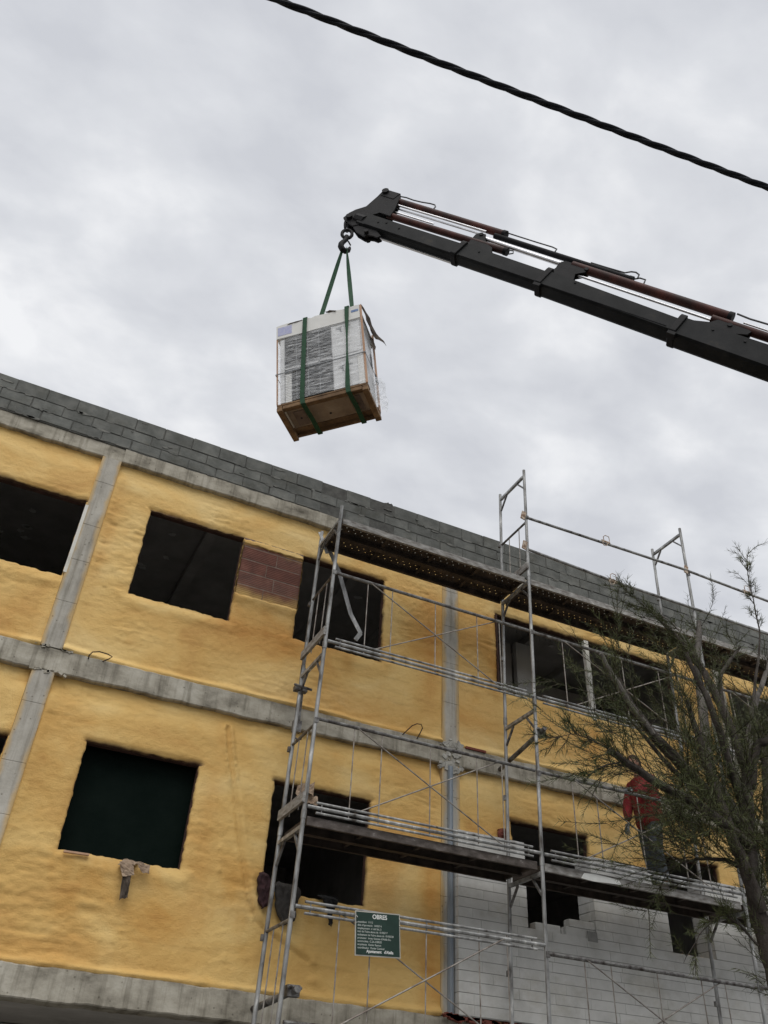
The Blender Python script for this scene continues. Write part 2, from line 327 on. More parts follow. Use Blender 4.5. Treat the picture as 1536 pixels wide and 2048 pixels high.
# ------------------------------------------------------------------ mesh helpers
class MB:
    def __init__(s): s.v = []; s.f = []
    def add(s, vs, fs):
        o = len(s.v); s.v += [tuple(p) for p in vs]; s.f += [tuple(i + o for i in q) for q in fs]
    def box(s, lo, hi, mtx=None):
        x0, y0, z0 = lo; x1, y1, z1 = hi
        vs = [(x0, y0, z0), (x1, y0, z0), (x1, y1, z0), (x0, y1, z0), (x0, y0, z1), (x1, y0, z1), (x1, y1, z1), (x0, y1, z1)]
        if mtx is not None: vs = [mtx @ Vector(p) for p in vs]
        s.add(vs, [(0, 3, 2, 1), (4, 5, 6, 7), (0, 1, 5, 4), (1, 2, 6, 5), (2, 3, 7, 6), (3, 0, 4, 7)])
    def tube(s, pts, r, n=8, cap=True):
        pts = [Vector(p) for p in pts]
        rs = r if isinstance(r, (list, tuple)) else [r] * len(pts)
        d0 = (pts[1] - pts[0]).normalized()
        ref = Vector((0, 0, 1)) if abs(d0.z) < .9 else Vector((1, 0, 0))
        u = d0.cross(ref).normalized(); rings = []
        for i, p in enumerate(pts):
            a = pts[max(i - 1, 0)]; c = pts[min(i + 1, len(pts) - 1)]
            d = (c - a).normalized()
            u = (u - d * u.dot(d)).normalized(); v_ = d.cross(u)
            rings.append([p + (u * math.cos(2 * math.pi * k / n) + v_ * math.sin(2 * math.pi * k / n)) * rs[i] for k in range(n)])
        o = len(s.v)
        for rg in rings: s.v += [tuple(p) for p in rg]
        for i in range(len(pts) - 1):
            for k in range(n):
                a = o + i * n + k; b_ = o + i * n + (k + 1) % n
                s.f.append((a, b_, b_ + n, a + n))
        if cap:
            s.f.append(tuple(o + k for k in range(n - 1, -1, -1)))
            s.f.append(tuple(o + (len(pts) - 1) * n + k for k in range(n)))
    def prism(s, poly, fn, t0, t1):
        """poly in 2-D, fn(a, b, t) -> point; extruded between t0 and t1"""
        n = len(poly)
        ar = sum(poly[i][0] * poly[(i + 1) % n][1] - poly[(i + 1) % n][0] * poly[i][1] for i in range(n))
        vs = [fn(a, b_, t0) for a, b_ in poly] + [fn(a, b_, t1) for a, b_ in poly]
        fs = [tuple(range(n)), tuple(range(2 * n - 1, n - 1, -1))] + [(i, i + n, (i + 1) % n + n, (i + 1) % n) for i in range(n)]
        s.add(vs, fs)
    def mesh(s, name, mat, smooth=False, fix=True):
        me = bpy.data.meshes.new(name); me.from_pydata(s.v, [], s.f); me.update()
        if fix:
            bm = bmesh.new(); bm.from_mesh(me); bmesh.ops.recalc_face_normals(bm, faces=bm.faces); bm.to_mesh(me); bm.free()
        if smooth:
            me.shade_smooth()
            try: me.set_sharp_from_angle(angle=math.radians(40))
            except Exception: pass
        me.materials.append(MT[mat] if isinstance(mat, str) else mat)
        return me
    def obj(s, name, mat, parent=None, smooth=False, loc=None):
        return link(name, s.mesh(name, mat, smooth), parent, loc)
def link(name, data, parent=None, loc=None, rot=None):
    o = bpy.data.objects.new(name, data); COL.objects.link(o)
    if parent is not None: o.parent = parent
    if loc is not None: o.location = loc
    if rot is not None: o.rotation_euler = rot
    return o
def tag(o, label=None, cat=None, group=None, kind=None):
    for k, v_ in (('label', label), ('category', cat), ('group', group), ('kind', kind)):
        if v_: o[k] = v_
    return o
def bevel(o, w_=.004, seg=1):
    md = o.modifiers.new('bevel', 'BEVEL'); md.width = w_; md.segments = seg; md.limit_method = 'ANGLE'
    return o
def children(o): return [c for c in bpy.data.objects if c.parent == o]
def copy_tree(o, parent=None):
    kids = children(o)
    c = o.copy(); COL.objects.link(c); c.parent = parent
    for k in kids: copy_tree(k, c)
    return c

# ------------------------------------------------------------------ the setting
mb = MB(); mb.add([(-400, -400, 0), (400, -400, 0), (400, 400, 0), (-400, 400, 0)], [(0, 1, 2, 3)])
tag(mb.obj('ground', 'earth'), kind='structure')
mb = MB(); mb.add([(-60, -16, .004), (60, -16, .004), (60, -5.2, .004), (-60, -5.2, .004)], [(0, 1, 2, 3)])
tag(mb.obj('road', 'asphalt'), kind='structure')
mb = MB(); mb.box((-60, -5.2, -.05), (60, .3, .13))
tag(mb.obj('pavement', 'paving'), kind='structure')
mb = MB(); mb.box((-60, -19, -.05), (60, -16, .13))
tag(mb.obj('pavement', 'paving'), kind='structure')

# ------------------------------------------------------------------ building
BX0, BX1 = -6.2, 16.0
BLD = link('building', None, None, (0, 0, 0))
tag(BLD, 'three storey building under construction with yellow sprayed foam walls between grey concrete beams', 'building')
COLX = [(-5.195, -4.95), (-.035, .21), (5.115, 5.38), (10.27, 10.515), (15.4, 15.65)]
BEAMZ = [(2.613, 2.885), (5.725, 6.0), (8.84, 9.07)]
def beam(z0, z1, x0, x1, y=0.0, seed=0):
    xs = np.linspace(x0, x1, int((x1 - x0) / .04) + 2); n = len(xs)
    zt = z1 + .010 * fbm(xs * 3.1, xs * 0 + z1, 3, seed) + .006 * pn(xs * 14, xs * 0 + .3, seed)
    zb = z0 + .010 * fbm(xs * 2.7, xs * 0 + z0 + 9, 3, seed + 5) + .007 * pn(xs * 16, xs * 0 + 7.3, seed)
    yf = y + .004 * fbm(xs * 1.2, xs * 0 + z0, 2, seed + 2)
    ch = .012
    prof = [(y + .34, zt, 0), (yf + ch, zt, 0), (yf, zt - ch, 0), (yf, zb + ch, 0), (yf + ch, zb, 0), (y + .34, zb, 0)]
    vs = []; fs = []
    for i in range(n):
        for (py, pz, _) in prof:
            vs.append((xs[i], float(py if np.isscalar(py) else py[i]), float(pz[i])))
    k = len(prof)
    for i in range(n - 1):
        for j in range(k):
            a = i * k + j; b_ = i * k + (j + 1) % k
            fs.append((a, b_, b_ + k, a + k))
    fs.append(tuple(range(k))); fs.append(tuple((n - 1) * k + j for j in range(k)))
    q = MB(); q.v = vs; q.f = fs
    return q.obj('beam', 'concrete', BLD)
for i, (z0, z1) in enumerate(BEAMZ):
    cuts = [BX0, .215, 5.25, 10.4, BX1]
    if i == 1: cuts = [BX0, .06, 5.25, 10.4, BX1]
    for j in range(4):
        beam(z0, z1, cuts[j], cuts[j + 1] - .0006, (.006, 0, .004, .002)[j] + (.012 if (i == 2 and j == 0) else 0), 11 * i + j)
def column(x0, x1, z0, z1, y=.004, seed=0):
    """stacked pours with thin recessed joints"""
    zs = [z0]; rr = random.Random(seed)
    while zs[-1] < z1 - .75: zs.append(zs[-1] + rr.uniform(.5, .72))
    zs.append(z1)
    q = MB(); xc = (x0 + x1) / 2; h = (x1 - x0) / 2
    prof = []
    for a, b_ in zip(zs[:-1], zs[1:]):
        prof += [(a + .003, .004), (a + .006, 0.0), (b_ - .006, 0.0), (b_ - .003, .004)]
    for (z_, dy_) in prof:
        j = .004 * math.sin(z_ * 13 + seed)
        q.v += [(-h + j, y + dy_, z_), (-h + .012 + j, y + dy_ - .005, z_), (h - .012, y + dy_ - .005, z_), (h, y + dy_, z_), (h, y + .24, z_), (-h, y + .24, z_)]
    n = len(prof)
    for i in range(n - 1):
        for k in range(6):
            a = i * 6 + k; b_ = i * 6 + (k + 1) % 6
            q.f.append((a, b_, b_ + 6, a + 6))
    q.f.append(tuple(range(6))); q.f.append(tuple((n - 1) * 6 + k for k in range(6)))
    return q.obj('column', 'column' if z0 > 1 else 'concrete', BLD, loc=(xc, 0, 0))
for k, (x0, x1) in enumerate(COLX):
    for j, (z0, z1) in enumerate([(0.13, 2.61), (2.888, 5.722), (6.003, 8.837)]):
        column(x0, x1, z0, z1, .004, k * 7 + j)
# broken concrete joint on the second column
q = MB()
rr = random.Random(5)
for k in range(150):
    cx_ = rr.gauss(5.25, .085); cz_ = rr.choice([rr.gauss(5.68, .035), rr.gauss(5.99, .03), rr.uniform(5.66, 6.0)])
    if not 5.08 < cx_ < 5.43: continue
    s_ = rr.uniform(.010, .036)
    q.box((-s_, -.012, -s_ * .7), (s_, .03, s_ * .7), Matrix.Translation((cx_, -.004, cz_)) @ Matrix.Rotation(rr.uniform(-1.5, 1.5), 4, 'Y') @ Matrix.Rotation(rr.uniform(-.4, .4), 4, 'X'))
tag(q.obj('broken_concrete', 'broken', BLD), 'crumbling pale concrete patch at the column joint', kind='stuff')
q = MB()
for k in range(20):
    cx_, cz_ = rr.uniform(-.08, .34), rr.choice([rr.uniform(5.70, 5.735), rr.uniform(5.985, 6.02)])
    s_ = rr.uniform(.012, .03)
    q.box((-s_, -.012, -s_ * .6), (s_, .03, s_ * .6), Matrix.Translation((cx_, 0, cz_)) @ Matrix.Rotation(rr.uniform(-.6, .6), 4, 'Y'))
tag(q.obj('broken_concrete', 'concrete', BLD), kind='stuff')

# foam panels ------------------------------------------------------
CONDUIT = [(2.26, 5.56), (2.33, 5.26), (2.42, 4.98), (2.58, 4.37), (2.70, 4.0), (2.79, 3.74), (2.92, 3.54), (3.05, 3.46), (3.52, 3.24)]
def dist_poly(X, Z, pts):
    best = np.full(X.shape, 9.0); tt = np.zeros(X.shape); acc = 0
    for (ax, az), (bx, bz) in zip(pts[:-1], pts[1:]):
        L = math.hypot(bx - ax, bz - az); ux, uz = (bx - ax) / L, (bz - az) / L
        s = np.clip((X - ax) * ux + (Z - az) * uz, 0, L)
        sgn = (X - ax) * uz - (Z - az) * ux
        d = np.hypot(X - ax - ux * s, Z - az - uz * s)
        mk = d < np.abs(best)
        best = np.where(mk, d * np.sign(sgn + 1e-9), best); tt = np.where(mk, acc + s, tt); acc += L
    return best, tt
def lines(a, b, marks, step):
    ms = sorted(set([a, b] + [m_ for m_ in marks if a < m_ < b])); out = [a]
    for p, q_ in zip(ms[:-1], ms[1:]):
        n = max(1, int(round((q_ - p) / step)))
        out += list(np.linspace(p, q_, n + 1)[1:])
    return np.array(out)
def foam_panel(x0, x1, z0, z1, holes, seed, colL=True, colR=True, thin_all=1.0):
    st = .021
    xs = lines(x0, x1, [h[0] for h in holes] + [h[1] for h in holes], st)
    zs = lines(z0, z1, [h[2] for h in holes] + [h[3] for h in holes], st)
    nx, nz = len(xs), len(zs)
    X, Z = np.meshgrid(xs, zs)           # [nz, nx]
    X0, Z0 = X.copy(), Z.copy()
    rec = .040 + .045 * sstep(.34, .02, z1 - Z) - (.042 + .03 * pn(X * 1.1 + seed, Z * 0 + 2.2, seed + 13)) * sstep(.05 + .06 * np.clip(.6 + pn(X * 1.6, Z * 0 + 5.1, seed + 12), .2, 1.4), .02, Z - z0)
    ed = np.minimum((X - x0) if colL else 9, (x1 - X) if colR else 9)
    rec = rec - .022 * sstep(.16, .0, ed) * sstep(.1, .3, z1 - Z)
    thin = np.zeros_like(X); hd_all = np.full(X.shape, 9.0)
    for h in holes:
        ddx = np.maximum(np.maximum(h[0] - X, X - h[1]), 0); ddz = np.maximum(np.maximum(h[2] - Z, Z - h[3]), 0)
        hd = np.hypot(ddx, ddz); hd_all = np.minimum(hd_all, hd)
        top = (Z >= h[3] - 1e-6)
        bare = len(h) > 4
        wd = .045 + .05 * fbm(X * 2.2, Z * 2.2, 2, seed + 3)
        th = (0 if bare else 1) * np.where(top, sstep(1, 0, hd / np.maximum(wd, .03)), sstep(.03, 0, hd) * .5)
        thin = np.maximum(thin, th * thin_all)
        rec = rec + (0 if bare else 1) * np.where(top, .028, .012) * sstep(.06, 0, hd)
        if bare: rec = rec * (1 - sstep(.16, 0, hd)) + .004 * sstep(.16, 0, hd)
        if not bare:   # a swollen rim just below the sill and round the opening
            rec = rec - (.012 + .014 * pn(X * 2.3, Z * 2.3, seed + 14)) * np.exp(-((hd - .11) / .06) ** 2) * np.where(Z <= h[2] + 1e-6, 1.0, .12)
    big = .013 * fbm(X * .75 + seed, Z * 1.25, 2, seed)
    mask = sstep(-.12, .45, pn(X * .8 + 3, Z * 1.1 + seed, seed + 9))
    wz = Z * 17 + 1.6 * pn(X * 1.3, Z * 1.6, seed + 4)
    rid = (.5 - np.abs(pn(X * 2.1, wz, seed + 1))) * .017 * mask
    lump = .0052 * fbm(X * 7, Z * 12, 3, seed + 2) * (.35 + 1.1 * mask)
    fine = .0030 * pn(X * 16, Z * 24, seed + 6) + .0016 * _rs.randn(*X.shape)
    Y = rec - (big + rid + lump + fine) * sstep(0, .05, np.minimum(ed, .05 + 0 * X))
    if x0 < 3 < x1 and z0 < 4 < z1:
        d, tt = dist_poly(X, Z, CONDUIT)
        u = sstep(.75, .55, tt)
        Y -= u * (.034 * np.exp(-((np.abs(d) - .045) / .022) ** 2) - .016 * np.exp(-(d / .02) ** 2)) * (1 + .5 * pn(X * 30, Z * 30, 2))
        l = sstep(.5, .8, tt) * sstep(3.1, 2.7, tt)
        Y -= l * (.030 * np.exp(-((d + .06) / .055) ** 2) - .030 * np.exp(-((d - .006) / .016) ** 2))
        Y -= .025 * np.exp(-((X - 3.62) / .07) ** 2 - ((Z - 3.06) / .035) ** 2)
        Y -= .02 * np.exp(-((X - 2.42) / .025) ** 2 - ((Z - 3.98) / .02) ** 2)
    # ragged rims
    rim = sstep(.03, 0, hd_all)
    jx = .012 * fbm(Z * 9, X * 2, 3, seed + 7) * rim; jz = .012 * fbm(X * 9, Z * 2, 3, seed + 8) * rim
    X = X + jx; Z = Z + jz
    et = sstep(.03, 0, np.minimum(z1 - Z0, Z0 - z0))
    Z = Z + (.010 * fbm(X0 * 6, Z0, 3, seed + 11) - .016) * et * np.where(Z0 - z0 < .1, 1, 0)
    Y = np.where(Z0 - z0 < .001, .03, Y)
    stn = np.zeros_like(X)
    for (sx, sz, wx, wz_, a_) in ((2.65, 6.85, .75, .40, .9), (3.7, 6.2, 1.1, .22, .7), (4.95, 7.3, .13, 1.1, .8), (5.0, 3.9, .14, 1.1, .95), (.30, 7.6, .10, 1.0, .5), (.9, 3.0, .9, .16, .55), (4.3, 4.3, .3, .7, .5), (5.55, 6.5, .5, .35, .6), (-.5, 6.3, .7, .2, .5), (7.4, 6.4, 1.2, .3, .4), (2.2, 4.3, .12, 1.0, .5)):
        stn = np.maximum(stn, a_ * np.exp(-((X - sx) / wx) ** 2 - ((Z - sz) / wz_) ** 2))
    verts = [np.stack([X.ravel(), Y.ravel(), Z.ravel()], 1)]; thinl = [thin.ravel()]
    idx = np.arange(nx * nz).reshape(nz, nx)
    keep = np.ones((nz - 1, nx - 1), bool)
    cx_ = (xs[:-1] + xs[1:]) / 2; cz_ = (zs[:-1] + zs[1:]) / 2
    quads = []
    base_n = nx * nz
    extra = []
    for h in holes:
        keep &= ~(((cz_[:, None] > h[2]) & (cz_[:, None] < h[3])) & ((cx_[None] > h[0]) & (cx_[None] < h[1])))
        i0 = int(np.argmin(abs(xs - h[0]))); i1 = int(np.argmin(abs(xs - h[1]))); k0 = int(np.argmin(abs(zs - h[2]))); k1 = int(np.argmin(abs(zs - h[3])))
        loop = [idx[k0, i] for i in range(i0, i1 + 1)] + [idx[k, i1] for k in range(k0 + 1, k1 + 1)] + [idx[k1, i] for i in range(i1 - 1, i0 - 1, -1)] + [idx[k, i0] for k in range(k1 - 1, k0, -1)]
        n = len(loop); o = base_n
        vv = verts[0][loop].copy(); vv[:, 1] = .105 if len(h) == 4 else .03
        verts.append(vv); thinl.append(np.minimum(1, thin.ravel()[loop] + .35)); base_n += n
        quads += [(loop[i], loop[(i + 1) % n], o + (i + 1) % n, o + i) for i in range(n)]
    a = idx[:-1, :-1][keep]; b_ = idx[:-1, 1:][keep]; c = idx[1:, 1:][keep]; d_ = idx[1:, :-1][keep]
    Q = np.stack([a, b_, c, d_], 1)
    if quads: Q = np.vstack([Q, np.array(quads)])
    V = np.vstack(verts); T_ = np.concatenate(thinl)
    me = bpy.data.meshes.new('foam_panel')
    me.vertices.add(len(V)); me.vertices.foreach_set('co', V.astype(np.float32).ravel())
    me.loops.add(Q.size); me.loops.foreach_set('vertex_index', Q.astype(np.int32).ravel())
    me.polygons.add(len(Q)); me.polygons.foreach_set('loop_start', np.arange(0, Q.size, 4, dtype=np.int32)); me.polygons.foreach_set('loop_total', np.full(len(Q), 4, dtype=np.int32))
    me.update(calc_edges=True)
    at = me.attributes.new('stain', 'FLOAT', 'POINT'); at.data.foreach_set('value', np.concatenate([stn.ravel(), np.zeros(len(V) - stn.size)]).astype(np.float32))
    at = me.attributes.new('thin', 'FLOAT', 'POINT'); at.data.foreach_set('value', T_.astype(np.float32))
    me.shade_smooth(); me.materials.append(MT['foam'])
    return link('foam_panel', me, BLD)

UP = (6.0, 8.845); LO = (2.885, 5.73)
winU = {'A': (-1.345, -.05, 6.95, 8.075), 'B': (.750, 2.040, 6.95, 8.255), 'C': (2.905, 4.193, 6.945, 8.26), 'D': (6.064, 9.42, 7.02, 8.285), 'E': (10.62, 13.9, 7.02, 8.20)}
winL = {'K': (-1.345, -.05, 3.92, 4.95), 'F': (.740, 2.010, 3.925, 5.06), 'G': (2.915, 4.160, 3.86, 5.06), 'H': (6.165, 7.39, 3.92, 5.185), 'I': (8.45, 9.65, 3.92, 5.165), 'J': (11.2, 12.5, 3.92, 5.16)}
BARE = (2.040, 2.905, 7.35, 8.16, 'bare')
foam_panel(-4.95, -.035, *UP, [winU['A']], 1)
foam_panel(.21, 5.115, *UP, [winU['B'], winU['C'], BARE], 2)
foam_panel(5.38, 10.27, *UP, [winU['D']], 3)
foam_panel(10.515, 15.4, *UP, [winU['E']], 4)
foam_panel(-4.95, -.035, *LO, [winL['K']], 5)
foam_panel(.21, 5.115, *LO, [winL['F'], winL['G']], 6)
foam_panel(5.38, 10.27, *LO, [winL['H'], winL['I']], 7)
foam_panel(10.515, 15.4, *LO, [winL['J']], 8)

# the brick leaf behind the foam, with openings --------------------
def wall_with_holes(x0, x1, z0, z1, holes, y0, y1, name, mat, parent):
    holes = [(h[0], h[1], h[2], min(h[3], z1)) for h in holes]
    xs = sorted(set([x0, x1] + [h[0] for h in holes] + [h[1] for h in holes]))
    zs = sorted(set([z0, z1] + [h[2] for h in holes] + [h[3] for h in holes]))
    q = MB()
    nx, nz = len(xs), len(zs)
    solid = [[not any(h[0] < (xs[i] + xs[i + 1]) / 2 < h[1] and h[2] < (zs[k] + zs[k + 1]) / 2 < h[3] for h in holes) for i in range(nx - 1)] for k in range(nz - 1)]
    g = lambda k, i: 0 <= k < nz - 1 and 0 <= i < nx - 1 and solid[k][i]
    for k in range(nz - 1):
        for i in range(nx - 1):
            if not solid[k][i]: continue
            a, b_, c, d_ = xs[i], xs[i + 1], zs[k], zs[k + 1]
            q.add([(a, y0, c), (b_, y0, c), (b_, y0, d_), (a, y0, d_)], [(0, 1, 2, 3)])
            q.add([(a, y1, c), (b_, y1, c), (b_, y1, d_), (a, y1, d_)], [(3, 2, 1, 0)])
            if not g(k, i - 1): q.add([(a, y0, c), (a, y0, d_), (a, y1, d_), (a, y1, c)], [(0, 1, 2, 3)])
            if not g(k, i + 1): q.add([(b_, y0, c), (b_, y1, c), (b_, y1, d_), (b_, y0, d_)], [(0, 1, 2, 3)])
            if not g(k - 1, i): q.add([(a, y0, c), (a, y1, c), (b_, y1, c), (b_, y0, c)], [(0, 1, 2, 3)])
            if not g(k + 1, i): q.add([(a, y0, d_), (b_, y0, d_), (b_, y1, d_), (a, y1, d_)], [(0, 1, 2, 3)])
    me = q.mesh(name, mat, fix=False)
    return link(name, me, parent)
def grow(h, g=.006): return (h[0] - g, h[1] + g, h[2] - g, h[3] + g)
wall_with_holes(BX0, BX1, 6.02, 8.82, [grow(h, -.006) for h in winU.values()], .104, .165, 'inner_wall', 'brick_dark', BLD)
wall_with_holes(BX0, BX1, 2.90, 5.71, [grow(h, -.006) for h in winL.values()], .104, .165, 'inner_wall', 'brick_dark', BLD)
# ground floor set back in the dark
wall_with_holes(BX0, BX1, .13, 2.6, [(.6, 4.2, .14, 2.45)], 2.2, 2.4, 'ground_floor_wall', 'plaster', BLD)
# slabs, rear and side walls, partitions
for z0, z1 in BEAMZ:
    q = MB(); q.box((BX0, .345, z0), (BX1, 6.2, z1 - .01)); q.obj('floor_slab', 'plaster', BLD)
q = MB(); q.box((BX0, 6.0, .13), (BX1, 6.19, 8.83)); q.obj('rear_wall', 'plaster', BLD)
for x in (BX0, BX1 - .2):
    q = MB(); q.box((x, .24, .13), (x + .2, 5.99, 8.83)); q.obj('side_wall', 'plaster', BLD)
for x in (-.02, 2.42, 5.2, 10.35):
    for z0, z1 in ((2.89, 5.72), (6.005, 8.835)):
        if x == 2.42 and z0 > 5: continue
        q = MB(); q.box((x, .25, z0), (x + .12, 5.98, z1)); q.obj('partition', 'plaster', BLD)
# dropped ceiling ribs glimpsed through the openings
for k in range(9):
    x = .5 + k * 1.15
    q = MB(); q.box((x, .6, 8.70), (x + .16, 5.9, 8.835)); q.obj('ceiling_rib', 'plaster', BLD)
for x0, x1, y0, mm_ in ((6.95, 7.18, 1.35, 'plaster'), (7.22, 7.52, 1.25, 'panel'), (7.58, 7.9, 1.8, 'plaster')):
    q = MB(); q.box((x0, y0, 6.005), (x1, y0 + .1, 8.69)); q.obj('partition_board', mm_, BLD)
for k in range(14):
    q = MB(); x = 6.2 + k * .115
    q.tube([(x, .9, 8.69), (x + .01, .9, 8.69 - .035 - .03 * (k % 3))], .006, 5); q.obj('hanger_wire', 'galv', BLD)
# plasterboard with pale filler dabs, glimpsed inside
for (x0, x1, y_, z0, z1) in ((8.0, 9.6, 2.2, 6.005, 8.6),):
    q = MB(); q.box((x0, y_, z0), (x1, y_ + .09, z1)); q.obj('partition_board', 'plaster', BLD)
for k in range(46):
    x0, x1, y0, y1, zc = random.choice([(-1.4, 0, .5, 2.6, 8.829), (.5, 2.35, .5, 2.8, 8.829), (2.6, 4.9, .5, 2.4, 8.829), (6.1, 9.5, .5, 2.2, 8.829), (3.0, 4.6, .5, 1.8, 5.714)])
    cx_, cy_ = random.uniform(x0, x1), random.uniform(y0, y1)
    q = MB(); n_ = 9; q.prism([(cx_ + random.uniform(.03, .09) * math.cos(2 * math.pi * i / n_), cy_ + random.uniform(.03, .06) * math.sin(2 * math.pi * i / n_)) for i in range(n_)], lambda a, b_, t_: (a, b_, zc + t_), -.003, .003)
    q.obj('filler_dab', 'carton', BLD)
# window posts
q = MB(); q.box((7.685, .03, 6.93), (7.765, .10, 8.275)); bevel(q.obj('window_post', 'pvc', BLD))
q = MB(); q.box((-.052, -.004, 6.98), (-.012, .09, 8.0)); q.obj('metal_profile', 'pvc', BLD)
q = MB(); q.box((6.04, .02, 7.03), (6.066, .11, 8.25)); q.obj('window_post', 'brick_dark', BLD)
# zinc channel on the second column, next to the white wall
q = MB(); q.box((5.195, -.035, 2.9), (5.255, -.0055, 5.69)); q.box((5.2, -.05, 2.9), (5.205, -.035, 5.69)); q.box((5.245, -.05, 2.9), (5.25, -.035, 5.69))
q.obj('metal_channel', 'metal_strip', BLD)

# parapet ----------------------------------------------------------
PAR = MB(); PAR.box((BX0, .004, 9.06), (BX1, .19, 9.632)); PARO = PAR.obj('parapet', 'mortar', BLD)
rowsz = [(9.075, 9.235), (9.247, 9.411), (9.423, 9.638)]
blk = {}
def block_mesh(key, L, h, d, mat, seed, c=.006):
    """a block with worn, slightly uneven arrises"""
    rr = random.Random(seed); q = MB()
    j = lambda a=.003 * min(1, c / .006): rr.uniform(-a, a)
    L2 = L / 2
    vs = [(-L2 + j(), 0.008, j()), (L2 + j(), .008, j()), (L2 + j(), .008, h + j()), (-L2 + j(), .008, h + j()),
          (-L2 + c + j(), j(.0015), c + j()), (L2 - c + j(), j(.0015), c + j()), (L2 - c + j(), j(.0015), h - c + j()), (-L2 + c + j(), j(.0015), h - c + j()),
          (-L2, d, 0), (L2, d, 0), (L2, d, h), (-L2, d, h)]
    fs = [(4, 5, 6, 7), (0, 1, 5, 4), (1, 2, 6, 5), (2, 3, 7, 6), (3, 0, 4, 7), (0, 8, 9, 1), (1, 9, 10, 2), (2, 10, 11, 3), (3, 11, 8, 0), (8, 11, 10, 9)]
    q.add(vs, fs)
    return q.mesh(key, mat)
BM = [[block_mesh('block', .39, z1 - z0, .195, 'block', 10 * r + v_) for v_ in range(5)] for r, (z0, z1) in enumerate(rowsz)]
offs = [.06, -.12, .06]
rr = random.Random(11)
for r, (z0, z1) in enumerate(rowsz):
    x = BX0 + .2 + (offs[r] % .4)
    k = 0
    while x < BX1 - .2:
        # joint positions measured on the photograph: row0 -.54, row1 -.70, row2 -.55
        xx = -.54 + .4 * round((x + .54) / .4) + {0: .2, 1: .04 - .0, 2: .19}[r]
        link('block', BM[r][rr.randrange(5)], PARO, (xx + rr.uniform(-.004, .004), -.004 + rr.uniform(-.004, .004), z0 + rr.uniform(-.002, .002)), (rr.uniform(-.004, .004), rr.uniform(-.004, .004), rr.uniform(-.008, .008)))
        x += .4; k += 1
# two small lumps of mortar left on the parapet
q = MB()
for k in range(14):
    s_ = rr.uniform(.012, .03); q.box((-s_, -s_, -s_ * .6), (s_, s_, s_ * .6), Matrix.Translation((4.16 + rr.uniform(-.07, .07), .05 + rr.uniform(-.03, .03), 9.65 + rr.uniform(-.005, .02))) @ Matrix.Rotation(rr.uniform(0, 3), 4, 'Z') @ Matrix.Rotation(rr.uniform(-.6, .6), 4, 'X'))
tag(q.obj('mortar_lump', 'mortar', PARO), kind='stuff')

q = MB()
for k in range(120):
    x = rr.uniform(-1.8, 12); z = rr.choice([9.24, 9.417, 9.417, 9.08, rr.uniform(9.1, 9.6)]); L = rr.uniform(.02, .12); h = rr.uniform(.006, .022)
    n_ = 8; q.prism([(x + L * math.cos(2 * math.pi * i / n_) * rr.uniform(.6, 1), z + h * math.sin(2 * math.pi * i / n_) * rr.uniform(.6, 1.2)) for i in range(n_)], lambda a, b_, t_: (a, t_, b_), -.0095, .004)
tag(q.obj('mortar_smear', 'mortar_smear', PARO), kind='stuff')
# bare brick patch between the two upper windows -------------------
BI = MB(); BI.box((2.045, .0215, 7.318), (2.90, .10, 8.25)); BIO = BI.obj('brick_infill', 'mortar_light', BLD)
def hollow_brick(L, h, seed):
    q = MB(); n = 7; rr = random.Random(seed)
    prof = []
    for i in range(n):
        a = h * i / n; b_ = h * (i + 1) / n
        prof += [(a + .002, .003), (a + .005, 0), (b_ - .005, 0), (b_ - .002, .003)]
    for (z_, y_) in prof:
        e_ = .002 * math.sin(z_ * 90 + seed)
        q.v += [(-L / 2 + e_, y_, z_), (L / 2 + e_, y_, z_)]
    m_ = len(prof)
    for i in range(m_ - 1): q.f.append((2 * i, 2 * i + 1, 2 * i + 3, 2 * i + 2))
    o = len(q.v); q.v += [(-L / 2, .06, .002), (L / 2, .06, .002), (L / 2, .06, h - .002), (-L / 2, .06, h - .002)]
    q.f += [(0, o, o + 1, 1), (2 * m_ - 2, 2 * m_ - 1, o + 2, o + 3), tuple([2 * i for i in range(m_ - 1, -1, -1)] + [o, o + 3]), tuple([2 * i + 1 for i in range(m_)] + [o + 2, o + 1])]
    return q.mesh('brick', 'brick')
bk = {}
for r in range(1, 5):
    z0 = 7.115 + .2 * r + .008
    vx = (2.41, 2.535)[(r + 1) % 2]
    for a, b_ in ((2.046, vx - .006), (vx + .006, 2.899)):
        L = b_ - a
        link('brick', hollow_brick(L, .186, r), BIO, ((a + b_) / 2, .017 + random.uniform(-.003, .003), z0), (0, random.uniform(-.006, .006), 0))
for a, b_ in ((2.046, 2.394), (2.406, 2.899)):
    link('brick', hollow_brick(b_ - a, .10, 9), BIO, ((a + b_) / 2, .018, 8.123))

